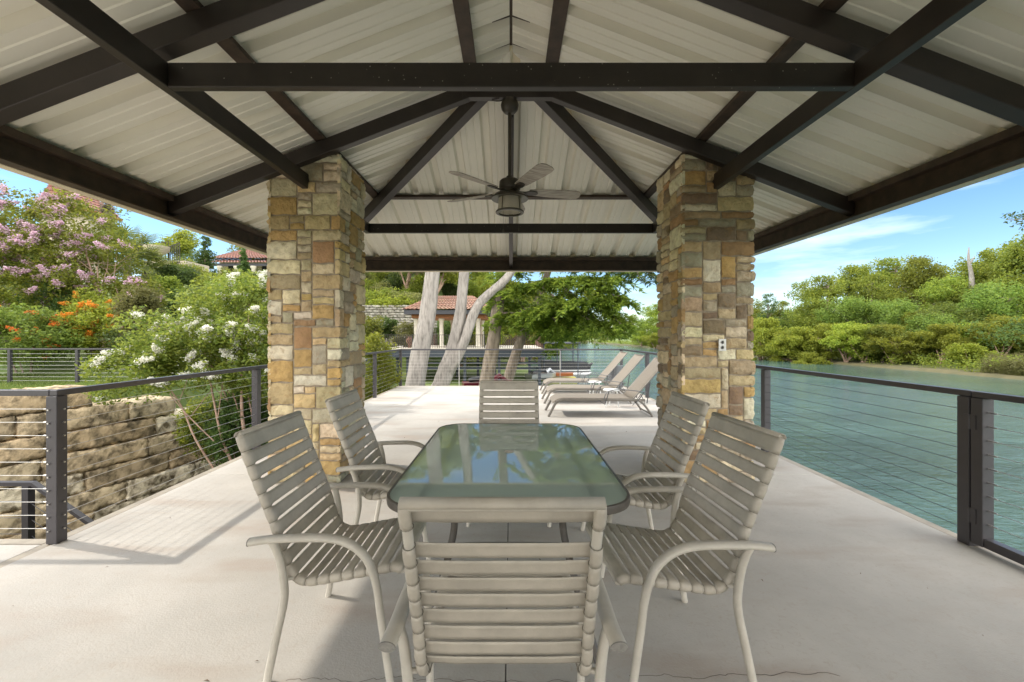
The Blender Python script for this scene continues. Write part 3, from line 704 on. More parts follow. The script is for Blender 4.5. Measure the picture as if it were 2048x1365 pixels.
def make_chair(label, missing=()):
    t = thing('patio_chair', label, 'chair', group='strap patio chairs round the glass table')
    for sx in (-1, 1):
        b = MB(); b.tube([q + Vector((sx*RW,0,0)) for q in pl], RR, 10); b.build('side_rail', M['chairframe'], t, smooth=50)
    b = MB(); p, d_, nrm = at(.004); b.tube([p+Vector((-RW,0,0)), p+Vector((RW,0,0))], RR, 12); b.build('cross_tube', M['chairframe'], t, smooth=50)
    b = MB(); p, d_, nrm = at(LEN-.004); b.tube([p+Vector((-RW,0,0)), p+Vector((RW,0,0))], RR, 12)
    b.build('cross_tube', M['chairframe'], t, smooth=50)
    bs = MB(); edges = [.0, .072] + [.072 + (.655-.072)*k/(NB-1) for k in range(1, NB)]
    for k in range(NB):
        if k in missing: continue
        strap(bs, edges[k], edges[k+1], gap=.006 if k else .001)
    # cap sheet over the top bar
    p, d_, nrm = at(.0); r0 = RR+.0026; vs = []
    for k in range(9):
        a = R(-10 + 24*k)
        for x in (-RW-.012, RW+.012): vs.append(p + Vector((x,0,0)) + nrm*(math.cos(a)*r0) - d_*(math.sin(a)*r0))
    bs.add(vs, [(2*k, 2*k+1, 2*k+3, 2*k+2) for k in range(8)])
    bs.build('backrest', M['strap'], t, smooth=50, solid=.0025)
    ss = MB(); e0, e1 = .655, LEN-.002
    for k in range(NS+1): strap(ss, e0+(e1-e0)*k/(NS+1), e0+(e1-e0)*(k+1)/(NS+1))
    ss.build('seat', M['strap'], t, smooth=50, solid=.0025)
    ws = MB()
    for e_ in edges[1:] + [e0+(e1-e0)*k/(NS+1) for k in range(1, NS+1)]:
        p, d_, nrm = at(e_)
        for sx in (-1,1):
            c_ = p+Vector((sx*RW,0,0)); ring = [c_ + Vector((math.cos(a),0,0))*(RR+.0022) + nrm*(math.sin(a)*(RR+.0022)) for a in [2*math.pi*q/12 for q in range(13)]]
            ws.tube(ring, .0016, 5, cap=False)
    ws.build('strap_seams', M['strapdark'], t)
    for sx in (-1, 1):
        X = sx*.312
        b = MB(); pts = crspline([(X*1.02,-.058,.598),(X,.02,.606),(X,.15,.612),(X,.27,.610),(X,.35,.588),(X,.415,.535),(X,.450,.46),(X*.99,.468,.38)], 7)
        n = len(pts); r1 = [.0245 if i < n*.45 else .0245 - (.0245-.0165)*(i/n-.45)/.55 for i in range(n)]; r2 = [.0150 + .0015*(i/n) for i in range(n)]
        b.tube(pts, r1, 14, r2=r2); arm = b.build('armrest', M['chairframe'], t, smooth=45)
        b = MB(); e_ = pts[0]; dv = (pts[0]-pts[1]).normalized(); b.tube([e_+dv*.0005, e_+dv*.004], .0250, 14, r2=.0155); b.build('end_cap', M['cap'], arm, smooth=40)
        b = MB(); b.tube(crspline([(X*.99,.466,.39),(X*.98,.478,.28),(X*.98,.498,.14),(X*.99,.52,0)], 5), .0160, 12); b.build('leg', M['chairframe'], t, smooth=50)
        b = MB(); b.tube(crspline([(X,.030,.598),(X*.965,.052,.53),(X*.94,.068,.42),(X*.93,.066,.33),(X*.94,.035,.18),(X*.96,.0,0)], 5), .0165, 12); b.build('leg', M['chairframe'], t, smooth=50)
        b = MB(); b.tube([(X*.94,.068,.43),(sx*(RW+.005),.095,.415)], .009, 8); b.build('bracket', M['chairframe'], t, smooth=50); b = MB(); b.tube([(X*.985,.47,.40),(sx*(RW+.002),.44,.438)], .009, 8); b.build('bracket', M['chairframe'], t, smooth=50)
    return t
c0 = make_chair('nearest chair with its back to the camera and one strap missing near the top', missing=(1,))
c0.location = (-.022, 1.228, 0)
cA = make_chair('near left chair in front of the left stone column, closest to the deck corner post')
cA.location = (-1.02, 2.08, 0); cA.rotation_euler.z = R(-90)
for lab, loc, rz in (('far left chair tucked against the foot of the left stone column', (-1.05, 3.03, 0), -89),
                     ('near right chair, slightly turned, standing out on the grey concrete by the river side', (.970, 2.03, 0), 94),
                     ('far right chair in front of the right stone column', (1.058, 2.885, 0), 91),
                     ('chair at the far end of the table facing the camera', (-.018, 3.76, 0), 180)):
    c = copy_tree(cA); c['label'] = lab; c.location = loc; c.rotation_euler = (0,0,R(rz))

# ---------------------------------------------------------------- loungers
def make_lounger():
    t = thing('sun_lounger', 'x', 'sun lounger', group='sun loungers in a row on the far deck')
    HW = .33
    seatp = crspline([(-.03,0,.245),(.03,0,.292),(.12,0,.325),(.25,0,.333),(.8,0,.328),(1.42,0,.320)], 5)
    backp = [Vector((1.41,0,.325)), Vector((1.72,0,.67)), Vector((2.03,0,1.03))]
    def slingm(pts, th=.012):
        b = MB(); vs = []; m = len(pts)
        for p in pts:
            for y in np.linspace(-HW+.01, HW-.01, 7): vs.append((p.x, y, p.z - .016*(1-(y/HW)**2)))
        b.add(vs, [(i*7+k, i*7+k+1, (i+1)*7+k+1, (i+1)*7+k) for i in range(m-1) for k in range(6)]); return b
    slingm(seatp).build('seat_sling', M['sling'], t, smooth=60, solid=.01)
    slingm([backp[0].lerp(backp[2], k/8) for k in range(9)]).build('back_sling', M['sling'], t, smooth=60, solid=.01)
    for sy in (-1, 1):
        y = sy*HW
        b = MB(); b.tube([(p.x, y, p.z-.02) for p in crspline([(.0,0,.235),(.05,0,.285),(.14,0,.32),(.26,0,.328),(.8,0,.323),(1.62,0,.315)], 5)], .013, 10, r2=.024); b.build('side_rail', M['loungeframe'], t, smooth=50)
        b = MB(); b.tube([(.02,y,.25),(-.11,y,0)], .024, 10); b.build('leg', M['loungeframe'], t, smooth=50)
        b = MB(); b.tube(crspline([(1.50,y,.30),(1.60,y,.22),(1.72,y,.06),(1.75,y,0)],4), .02, 10); b.build('leg', M['loungeframe'], t, smooth=50)
        b = MB(); b.tube([(1.55,y*.97,.40),(1.62,y*.97,.24),(1.40,y*.97,.20),(1.55,y*.97,.40)], .008, 8); b.tube([(1.72,y*.96,.62),(1.66,y*.96,.24)], .010, 8); b.build('recline_strut', M['armmetal'], t, smooth=50)
        b = MB(); b.tube([(p.x, y, p.z-.005) for p in backp], .013, 10); b.build('back_rail', M['loungeframe'], t, smooth=50)
        b = MB(); b.tube(crspline([(.88,y*1.07,.30),(.92,y*1.07,.42),(1.02,y*1.08,.475),(1.2,y*1.08,.488),(1.42,y*1.08,.47),(1.64,y*1.07,.44)],5), .012, 8, r2=.008); b.tube([(1.60,y*1.07,.445),(1.50,y*1.04,.30),(1.44,y*1.0,.24)], .009, 8)
        b.tube([(.97,y*1.07,.45),(.90,y*1.05,.22),(.78,y*1.02,.30)], .009, 8); b.build('armrest', M['armmetal'], t, smooth=50)
    b = MB()
    for x, z in ((.03,.26),(1.46,.30),(1.735,.04)): b.tube([(x,-HW,z),(x,HW,z)], .014, 8)
    b.tube([(2.03,-HW,1.025),(2.03,HW,1.025)], .013, 8); b.build('crossbar', M['loungeframe'], t, smooth=50)
    for k, x in enumerate((.35,.62,.88,1.1)):
        pass
    return t
l0 = make_lounger(); l0.location = (.78, 7.97, 0); l0['label'] = 'nearest lounger, its raised back touching the right stone column in view'
for lab, loc in (('middle one of the three taupe loungers with raised backs', (.82, 9.45, 0)), ('farthest lounger, beside the grey bin and the far cable rail', (.88, 11.0, 0))):
    c = copy_tree(l0); c.location = loc; c['label'] = lab
for i, (x, y, lab) in enumerate(((2.05, 8.72, 'small round white side table between the nearest and middle loungers'), (2.0, 10.22, 'small round white side table between the middle and farthest loungers'))):
    t = thing('side_table', lab, 'side table', (x, y, 0), 0, 'side tables between the loungers')
    b = MB(); b.lathe([(0,.36),(.15,.36),(.165,.35),(.165,.335),(.14,.33),(0,.33)], n=28); b.build('table_top', M['whitepaint'], t, smooth=40)
    for k in range(3):
        a = R(90+120*k); b = MB(); b.tube([(.11*math.cos(a),.11*math.sin(a),.33),(.15*math.cos(a),.15*math.sin(a),0)], .014, 8); b.build('leg', M['whitepaint'], t, smooth=50)
bn = thing('waste_bin', 'grey round bin standing on the far deck by the corner of the rail', 'bin', (2.82, 11.55, 0))
b = MB(); b.lathe([(0,0),(.165,0),(.175,.02),(.19,.60),(.20,.62),(.20,.65),(.185,.65),(.165,.05),(0,.05)], n=32); b.build('bin_body', M['greybin'], bn, smooth=40)

# ---------------------------------------------------------------- railings
RAILH = 1.07
def railing(name, label, cat, pts, posts, h=RAILH, base=0.0, ncab=10, cabr=.0022, postw=.062, postd=.062, top=(.055,.042), group=None, inset=.0, z_of=None, r_top=None, cabmat=None):
    """pts: polyline of the rail (x,y); posts: list of (x,y)"""
    root = thing(name, label, cat, (pts[0][0], pts[0][1], base), 0, group)
    for x, y in posts:
        b = MB(); b.box(x-postw/2, x+postw/2, y-postd/2, y+postd/2, base-(.0), base+h-top[1]); b.build('post', M['rail'], root, world=True, bevel=.004)
    for (x0,y0),(x1,y1) in zip(pts[:-1], pts[1:]):
        b = MB(); b.beam((x0,y0,base+h-top[1]+.001), (x1,y1,base+h-top[1]+.001), top[0], top[1]); b.build('top_rail', M['rail'], root, world=True, bevel=.004)
        for k in range(ncab):
            z = base + (h-top[1])*(k+1)/(ncab+1)
            sg = 1
            mid = [(x0+(x1-x0)*q/8, y0+(y1-y0)*q/8, z) for q in range(9)]
            b = MB(); b.tube(mid, cabr, 6); b.build('cable', M['cable'] if cabmat is None else cabmat, root, world=True, smooth=60)
    return root
PYS = [12.30, 10.0, 7.67, 5.35]
XR = DX-.045
rr_ = railing('deck_railing', 'dark cable railing along the river edge of the deck, right of the stone column', 'railing', [(XR, 2.94), (XR, 12.30)], [(XR, y) for y in PYS[1:]] + [(XR, 2.98)], postw=.077, postd=.08, cabmat=M['rail'])
rl_ = railing('deck_railing', 'dark cable railing along the left deck edge beyond the corner post', 'railing', [(-XR, 2.975), (-XR, 12.30)], [(-XR, y) for y in PYS[1:]] + [(-XR+.0, 3.0)], postw=.075, postd=.075)
railing('deck_railing', 'cable railing across the far end of the deck in front of the grey trunks', 'railing', [(-XR, 12.33), (XR, 12.33)], [(-XR, 12.335), (XR, 12.335)], postw=.075, postd=.06)
for r in ((-.0, ),): pass
b = MB(); 
for x in (-1.5, 1.42): b.box(x-.008, x+.008, 12.322, 12.338, 0, 1.03)
b.build('cable_stay', M['cable'], [o for o in COL.objects if o.name.startswith('deck_railing') and o.parent is None][-1], world=True)
railing('deck_railing', 'short cable railing running left from the corner post above the stairs', 'railing', [(-7.4, 3.0), (-XR-.029, 3.0)], [(-5.6, 3.0)], postw=.078, postd=.075)
# cable end fittings on the doubled corner post
b = MB()
for k in range(10):
    z = (RAILH-.042)*(k+1)/11
    b.tube([(-XR-.09, 3.0, z),(-XR-.03, 3.0, z)], .005, 8); b.tube([(-XR-.012, 2.950, z),(-XR-.012, 2.972, z)], .006, 8); b.tube([(-XR+.030, 3.01, z),(-XR+.048, 3.01, z)], .006, 8); b.tube([(-XR, 3.03, z),(-XR, 3.09, z)], .005, 8)
b.build('cable_fittings', M['cable'], rl_, world=True, smooth=50)
# gate on the river side
gt = thing('gate', 'dark steel framed cable gate hinged at the right edge of the deck', 'gate', (XR, 2.86, 0))
b = MB(); b.box(XR-.038, XR+.042, 2.856, 2.93, .03, RAILH-.042); b.build('stile', M['rail'], gt, world=True, bevel=.005)
b = MB(); b.box(XR-.05, XR+.03, .9, 1.0, .03, RAILH-.042); b.build('stile', M['rail'], gt, world=True, bevel=.005)
b = MB(); b.box(XR-.03, XR+.03, 1.0, 2.856, .03, .09); b.build('bottom_rail', M['rail'], gt, world=True, bevel=.004)
b = MB(); b.box(XR-.03, XR+.03, .9, 2.93, RAILH-.041, RAILH); b.build('top_rail', M['rail'], gt, world=True, bevel=.004)
for k in range(9):
    z = .09 + (RAILH-.042-.09)*(k+1)/10
    b = MB(); b.tube([(XR, 1.0, z),(XR, 2.856, z)], .0022, 6); b.tube([(XR, 2.80, z),(XR, 2.856, z)], .005, 6); b.build('cable', M['cable'], gt, world=True)
for z in (.22, .86):
    b = MB(); b.box(XR-.043, XR-.0385, 2.942, 2.972, z-.05, z+.05); b.tube([(XR-.042, 2.935, z-.05),(XR-.042, 2.935, z+.05)], .006, 8); b.box(XR-.043, XR-.0385, 2.895, 2.929, z-.05, z+.05); b.build('hinge', M['rail'], gt, world=True)
b = MB(); b.box(XR-.05, XR+.03, 2.975, 2.985, 0, RAILH); 
# railing past the gate, mostly out of frame
railing('deck_railing', 'dark cable railing continuing towards the viewer past the gate', 'railing', [(XR, -5.3), (XR, .86)], [(XR, .84), (XR, -1.5), (XR, -3.8)], postw=.07)

# ---------------------------------------------------------------- stairs and lower handrail
st = thing('stairs', 'concrete stairs going down beside the deck below the left railing', 'stairs', (-4.6, 3.9, -.9))
b = MB(); b.box(-7.5, -4.75, 3.12, 4.3, -1.1, -.88)
b.build('landing', M['concrete'], st, world=True)
for k in range(6):
    b = MB(); b.box(-4.75+.28*k, -4.47+.28*k, 3.12, 4.3, -1.25-.17*k, -1.05-.17*k); b.build('step', M['concrete'], st, world=True, bevel=.006)
hr = thing('handrail', 'low dark handrail sloping down beside the stone block wall', 'handrail', (-4.4, 4.0, -.9))
hz = EYE - 295/FPX*3.95
for (a, c_) in (((-7.4, 3.95, hz-.02), (-4.42, 3.95, hz-.02)), ((-4.42, 3.95, hz-.02), (-3.30, 3.95, hz-.02-.78))):
    b = MB(); b.beam(a, c_, .05, .035); b.build('top_rail', M['rail'], hr, world=True)
b = MB(); b.box(-4.50, -4.44, 3.92, 3.98, -.88, hz-.02); b.build('post', M['rail'], hr, world=True)
for k in range(5):
    z0 = hz-.02-.15*(k+1); b = MB(); b.tube([(-7.4,3.95,z0),(-4.47,3.95,z0),(-3.30,3.95,z0-.78)], .003, 6); b.build('cable', M['rail'], hr, world=True)

# ---------------------------------------------------------------- block retaining wall
def block_wall(name, label, cat, p0, p1, tops, course, z0, thick, blen, seed, m, cols, rough=.05, step=.09, gap=.016):
    r = random.Random(seed); p0 = Vector((*p0,0)); p1 = Vector((*p1,0)); Lw = (p1-p0).length; d_ = (p1-p0).normalized(); nv = Vector((d_.y, -d_.x, 0))
    root = thing(name, label, cat, (p0.x, p0.y, z0))
    V = []; Fq = []; C = []
    z = z0; row = 0
    while z < max(t[1] for t in tops) - .05:
        x = -r.uniform(0, blen*.5)
        while x < Lw:
            l = blen*r.uniform(.6, 1.4); a, e = max(x, 0), min(x+l, Lw); x += l
            if e-a < .1: continue
            mid = (a+e)/2; tz = [t[1] for t in tops if t[0] <= mid/Lw][-1]
            if z > tz - course*.5: continue
            col = r.choice(cols); f = r.uniform(.8,1.15); col = tuple(q*f for q in col); ph = r.uniform(0,50)
            out_ = r.uniform(0, .07)
            n1 = max(2, int((e-a)/step)); n2 = max(3, int(course/step)); g = gap
            def pt(u, v, dep):
                q = p0 + d_*u + nv*dep; return (q.x-root.location.x, q.y-root.location.y, v-root.location.z)
            base = len(V)
            for jj in range(n2+1):
                for i2 in range(n1+1):
                    u = a+g+(e-a-2*g)*i2/n1; v = z+g+(course-2*g)*jj/n2
                    ed_ = min(i2, n1-i2, jj, n2-jj)
                    nn = rough*(.45*math.sin(u*7+ph)*math.cos(v*6+ph*1.7)+.5*math.sin(u*19+v*9+ph)+.45*math.sin(u*37-v*31+ph*3)+r.uniform(-.5,.5))
                    dep = out_ + nn - (rough*.35 if ed_ == 0 else 0)
                    V.append(pt(u + (r.uniform(-.02,.02) if ed_==0 else 0), v + (r.uniform(-.018,.018)), dep)); C.append((*col,1))
            for jj in range(n2):
                for i2 in range(n1): q = base+jj*(n1+1)+i2; Fq.append((q,q+1,q+n1+2,q+n1+1))
            ring = [base+i2 for i2 in range(n1+1)]+[base+jj*(n1+1)+n1 for jj in range(1,n2+1)]+[base+n2*(n1+1)+i2 for i2 in range(n1-1,-1,-1)]+[base+jj*(n1+1) for jj in range(n2-1,0,-1)]
            b2 = len(V); m_ = len(ring)
            for q in ring:
                i_ = Vector(V[q]); dep = i_ + Vector((root.location.x,root.location.y,0)) - p0; dd = dep.x*nv.x+dep.y*nv.y
                i_ = i_ - nv*(dd + thick); V.append(tuple(i_)); C.append((*col,1))
            for q in range(m_): Fq.append((ring[(q+1)%m_], ring[q], b2+q, b2+(q+1)%m_))
        z += course; row += 1
    npmesh('blocks', np.array(V), np.array(Fq), m, root, smooth=False, cols=C)
    return root
LC = [(.62,.50,.33),(.54,.42,.27),(.70,.61,.46),(.48,.36,.22)]
wx = lambda D: -9 + .35*(D-7.5)
block_wall('retaining_wall', 'rough limestone block retaining wall stepping down below the left lawn', 'wall', (wx(1.0), 1.0), (wx(11.4), 11.4),
           [(0,.45),(.80,.06),(.93,-.34),(.965,-.95)], .43, -3.0, .80, 1.35, 5, M['limestone'], LC, rough=.030, step=.065, gap=.014)

# ---------------------------------------------------------------- foliage tools
def leaves(centers, n_each, spread, size, flat=.7, aspect=.45, r=rng, droop=0.0, up=.0):
    """kite shaped leaves in clumps; returns verts, faces"""
    C = np.asarray(centers, float); n = len(C)*n_each
    c = np.repeat(C, n_each, 0)
    sp = np.repeat(np.broadcast_to(np.asarray(spread, float), (len(C),)), n_each)
    q = r.normal(size=(n,3)); q /= np.linalg.norm(q, axis=1)[:,None]; q *= (r.random((n,1))**.45)
    q[:,2] *= flat; pos = c + q*sp[:,None]
    if droop: pos[:,2] -= droop*(q[:,0]**2+q[:,1]**2)*sp
    a = r.normal(size=(n,3)); a[:,2] = a[:,2]*.6 - .15 + up; a /= np.linalg.norm(a, axis=1)[:,None]
    bb = r.normal(size=(n,3)); bb = np.cross(a, bb); bb /= np.linalg.norm(bb, axis=1)[:,None]+1e-9
    s = size*r.uniform(.6, 1.3, (n,1)); nn = np.cross(a, bb)
    v = np.stack([pos - a*s*.5, pos + bb*s*aspect*.5 + nn*s*.06, pos + a*s*.5, pos - bb*s*aspect*.5 + nn*s*.06], 1).reshape(-1,3)
    f = np.arange(4*n).reshape(n,4)
    return v, f
def clump_centers(blobs, n, r, shell=.55):
    """blobs: (cx,cy,cz,rx,ry,rz); n per unit weight (by volume^(2/3))"""
    wts = np.array([(b[3]*b[4]*b[5])**(2/3) for b in blobs]); cnt = np.maximum(2, (n*wts/wts.sum()).astype(int)); o = []
    for b, k in zip(blobs, cnt):
        q = r.normal(size=(k,3)); q /= np.linalg.norm(q, axis=1)[:,None]
        rad = shell + (1-shell)*r.random((k,1))**.6; rad *= 1 + .16*vnoise(q*2.3+b[0], int(abs(b[0]*7))%50)[:,None]
        o.append(np.array(b[:3]) + q*rad*np.array(b[3:6]))
    return np.concatenate(o)
def trunk_tree(mb, base, top, r0, blobs, r, nl=7, sub=3, lean=.3, wob=.15):
    base = Vector(base); top = Vector(top)
    pts = [base.lerp(top, t) + Vector((r.uniform(-1,1), r.uniform(-1,1), 0))*wob*(top-base).length*.12*(0 if t in (0,) else 1) for t in (0,.25,.5,.75,1)]
    pts = crspline(pts, 4); n = len(pts)
    mb.tube(pts, [r0*(1.25 if i == 0 else 1)*(1-.6*i/(n-1)) for i in range(n)], 9)
    for k in range(nl):
        b = blobs[k % len(blobs)]; t = r.uniform(.35, .98); s = pts[int(t*(n-1))]
        e = Vector((b[0]+r.uniform(-.7,.7)*b[3], b[1]+r.uniform(-.7,.7)*b[4], b[2]+r.uniform(-.2,.75)*b[5]))
        m_ = s.lerp(e, .5) + Vector((r.uniform(-.1,.1), r.uniform(-.1,.1), r.uniform(.0,.14)))*(e-s).length
        lp = crspline([s, m_, e], 4); rr0 = r0*(1-.6*t)*.55
        mb.tube(lp, [rr0*(1-.8*i/(len(lp)-1)) for i in range(len(lp))], 6)
        for j in range(sub):
            q = lp[r.randint(2, len(lp)-2)]; e2 = q + Vector((r.uniform(-1,1), r.uniform(-1,1), r.uniform(-.2,.9)))*(.3*(b[3]+b[5]))
            mb.tube([q, q.lerp(e2,.5)+Vector((0,0,.05)), e2], [rr0*.4, rr0*.25, rr0*.08], 5)
def make_tree(name, label, cat, loc, blobs, nclump, nleaf, spread, size, lm, bm, r0=.15, top=None, seed=1, group=None, nl=8, flat=.7, aspect=.5, shell=.55, multi=0, part='crown', trunkname='trunk', h0=0, droop=0):
    """blobs and top in local coordinates of the tree"""
    r = random.Random(seed); nr = np.random.default_rng(seed)
    root = thing(name, label, cat, loc, 0, group)
    cc = clump_centers(blobs, nclump, nr, shell)
    v, f = leaves(cc, nleaf, nr.uniform(.6,1.35,len(cc))*spread, size, flat, aspect, nr, droop)
    npmesh(part, v, f, lm, root)
    b = MB(); tp = top or (blobs[0][0], blobs[0][1], blobs[0][2])
    if multi:
        for k in range(multi):
            a = r.uniform(0, 6.28); rad = r.uniform(.1,.5)
            bx = (math.cos(a)*.12*multi*.3, math.sin(a)*.12*multi*.3, h0)
            q = blobs[k % len(blobs)]; trunk_tree(b, bx, (q[0]*.8+math.cos(a)*rad*.3, q[1]*.8+math.sin(a)*rad*.3, q[2]), r0*r.uniform(.6,1), blobs, r, max(2, nl//multi), 2)
    else: trunk_tree(b, (0,0,h0), tp, r0, blobs, r, nl)
    b.build(trunkname, bm, root, smooth=60)
    return root, cc
def gz(x, y): return float(ground_z(np.array([x]), np.array([y]))[0])

# ---------------------------------------------------------------- far bank trees (right)
def big_blobs(r, w_, h, n=7, low=.22):
    o = []
    for k in range(n):
        t = k/(n-1) if n > 1 else 0
        z = h*(low + (.97-low-.12)*r.random()); rel = 1-abs((z/h-.5))*1.1
        o.append((r.uniform(-1,1)*w_*.34*rel, r.uniform(-1,1)*w_*.34*rel, z, w_*r.uniform(.2,.34), w_*r.uniform(.2,.34), h*r.uniform(.11,.2)))
    o.append((0,0,h*.82,w_*.22,w_*.22,h*.15)); return o
protos = {}
def proto(kind, seed):
    r = random.Random(seed)
    if kind == 'oak':   bl = big_blobs(r, 9, 10, 10); a = make_tree('broadleaf_tree','x','tree',(0,0,0), bl, 210, 95, .85, .26, M['L_mid'], M['bark'], .26, (0,0,8), seed, 'broadleaf trees on the far bank', nl=12)
    elif kind == 'lime': bl = big_blobs(r, 5.5, 5, 8, .28); a = make_tree('bright_green_tree','x','tree',(0,0,0), bl, 150, 90, .55, .22, M['L_lime'], M['barkpink'], .13, (0,0,4), seed, 'lime green trees along the waterline', nl=9, multi=5)
    elif kind == 'dark': bl = big_blobs(r, 8, 8, 9, .15); a = make_tree('dark_leafy_tree','x','tree',(0,0,0), bl, 190, 85, .9, .26, M['L_blue'], M['bark'], .2, (0,0,6), seed, 'darker trees on the far bank', nl=10)
    elif kind == 'sparse': bl = [(r.uniform(-1.2,1.2), r.uniform(-1,1), z, 1.3, 1.3, .8) for z in (5,6.5,7.5,8.6,9.6,10.6)]; a = make_tree('sparse_tree','x','tree',(0,0,0), bl, 70, 60, .55, .22, M['L_dark'], M['bark'], .16, (0,0,10), seed, 'thin open trees above the far bank', nl=12)
    elif kind == 'bush': bl = big_blobs(r, 4, 2.6, 6, .2); a = make_tree('bush','x','bush',(0,0,0), bl, 90, 90, .45, .18, M['L_lime'], M['barkpink'], .05, (0,0,2), seed, 'bushes at the waterline of the far bank', nl=6, multi=4)
    return a[0]
used = set()
def put(kind, seed, X, D, s, label, rz=0, sz=1.0, mat_=None, zoff=0, cat=None):
    key = (kind, seed)
    if key not in protos: protos[key] = proto(kind, seed); t = protos[key]
    else: t = copy_tree(protos[key])
    t.location = (X, D, gz(X, D) - .1 + zoff); t.rotation_euler = (0,0,rz); t.scale = (s, s, s*sz); t['label'] = label
    if mat_ is not None:
        for ch in t.children:
            if ch.name.startswith('crown'):
                if ch.data.users > 1 : ch.data = ch.data.copy() if False else ch.data
    return t
# (kind, seed, photo px, distance, scale, z-stretch, label)
BANK = [
 ('sparse',41,1535,78,1.0,.95,'thin open tree just right of the stone column on the far bank'),
 ('sparse',42,1592,76,.85,.85,'short thin tree rising between the first lime trees'),
 ('lime',43,1528,66,1.35,1.25,'lime tree nearest the stone column on the far waterline'),
 ('lime',44,1570,63,1.15,1.1,'lime tree second from the stone column on the far waterline'),
 ('oak',45,1655,66,1.12,1.2,'tall broadleaf tree with ragged top above the lime trees left of centre of the bank'),
 ('lime',43,1622,56,.80,.85,'low yellow-green tree leaning to the water left of the bare stems'),
 ('lime',44,1692,55,1.05,1.0,'lime tree with several bare reddish stems at the waterline'),
 ('dark',46,1600,76,1.15,.9,'darker tree filling behind the first lime trees'),
 ('oak',47,1745,64,1.08,1.15,'broadleaf tree in the middle of the far bank with dense crown'),
 ('dark',48,1765,52,.80,.80,'dark tree hanging low over the water in the middle of the bank'),
 ('oak',49,1835,66,1.30,1.15,'high domed broadleaf tree left of the dead snag'),
 ('lime',43,1735,56,.75,.7,'small green tree under the middle broadleaf tree'),
 ('dark',46,1850,50,.85,.85,'leafy tree by the water below the high domed tree'),
 ('oak',45,1905,58,1.05,1.1,'broadleaf tree just behind the dead snag'),
 ('oak',47,1990,54,1.08,1.12,'broad tree right of the dead snag rising to the frame edge'),
 ('lime',44,1935,47,.95,.95,'bright tree in front of the snag tree near the grassy bank'),
 ('bush',50,1938,42.5,.95,1.0,'lime bush standing at the water by the grassy bank'),
 ('oak',49,2075,50,1.22,1.25,'tallest broadleaf tree at the right edge of the view'),
 ('dark',48,2010,46,.8,.8,'dark green tree low behind the grassy bank'),
 ('lime',43,2070,45,1.0,1.0,'bright tree above the grassy bank at the right edge'),
 ('bush',51,1975,44,.6,.9,'small grey-green bush on the grassy bank'),
 ('bush',50,2110,40,.8,1,'bush at the right end of the grassy bank'),
 ('oak',45,2160,55,1.1,1.05,'broadleaf tree past the right edge of the view'),
 ('oak',47,1500,92,1.15,1.0,'broadleaf tree hidden mostly behind the stone column'),
 ('dark',46,1440,100,1.1,.95,'dark tree upriver behind the stone column'),
 ('oak',49,1395,120,1.2,.95,'broadleaf tree upriver seen left of the column edge'),
 ('oak',45,1320,135,1.25,1.15,'tall tree where the far bank meets the right stone column'),
 ('dark',48,1285,150,1.2,1.0,'rounded tree over the bend of the river'),
 ('oak',47,1265,175,1.2,1.0,'small distant tree at the river bend'),
 ('lime',44,1312,122,1.1,1.0,'pale bush-like tree at the water edge beside the column'),
 ('lime',43,1283,140,1.3,.8,'low lime growth at the river bend'),
 ('oak',49,1238,215,1.2,.9,'distant tree left of the river bend'),
 ('dark',46,1215,228,1.3,.8,'far dark tree closing off the river'),
 ('oak',45,1190,232,1.3,.85,'far broadleaf tree closing off the river'),
 ('oak',47,1160,200,1.3,.9,'far tree on the left bank upriver'),
 ('dark',48,1135,160,1.2,1.0,'dark tree on the left bank upriver behind the covered boat'),
 ('oak',49,1120,120,1.1,1.0,'broadleaf tree on the left bank beyond the covered boat'),
]
BANK += [
 ('lime',44,1725,53,1.0,1.0,'yellow-green tree between the bare stems and the dark water-side tree'),
 ('lime',43,1785,50,1.0,.95,'yellow-green tree right at the water in mid bank'),
 ('lime',43,1880,46.5,.95,.95,'fresh green tree at the water below the snag'),
 ('lime',44,2000,45,.95,1.1,'fresh green tree above the grassy bank'),
 ('oak',47,1560,84,1.05,.95,'broadleaf tree behind the lime trees nearest the stone column'),
 ('dark',48,1640,72,1.2,1.0,'dark tree directly behind the bare reddish stems'),
 ('oak',49,1700,76,1.35,1.15,'wide tree filling the gap left of the middle broadleaf tree'),
 ('dark',46,1715,60,1.05,1.05,'dense dark tree above the small green tree at mid bank'),
 ('oak',45,1790,72,1.4,1.2,'back row tree between the middle tree and the high domed tree'),
 ('dark',46,1800,55,1.0,1.0,'leafy tree low between the middle tree and the domed tree'),
 ('oak',47,1870,70,1.25,1.1,'back row tree left of the dead snag'),
 ('dark',48,1900,50,.95,.95,'dark round tree in front of the snag tree'),
 ('oak',49,1945,62,1.2,1.1,'back row tree right behind the dead snag'),
 ('dark',46,1975,50,1.05,1.1,'dense tree above the lime bush on the bank'),
 ('oak',45,2030,58,1.3,1.18,'back row tree near the right edge of the view'),
 ('lime',44,1835,52,1.1,1.1,'yellow-green tree at the foot of the high domed tree'),
 ('lime',43,1590,60,1.25,1.1,'lime tree third from the stone column on the far waterline'),
 ('lime',43,1660,58,1.1,.95,'lime tree between the bare stems and the leaning yellow-green tree')]
for i, (kd, s_, px, D, sc_, szs, lab) in enumerate(BANK):
    X = (px-CX0)/FPX*D
    put(kd, s_, X, D, sc_, lab, rz=(i*2.3) % 6.28, sz=szs)
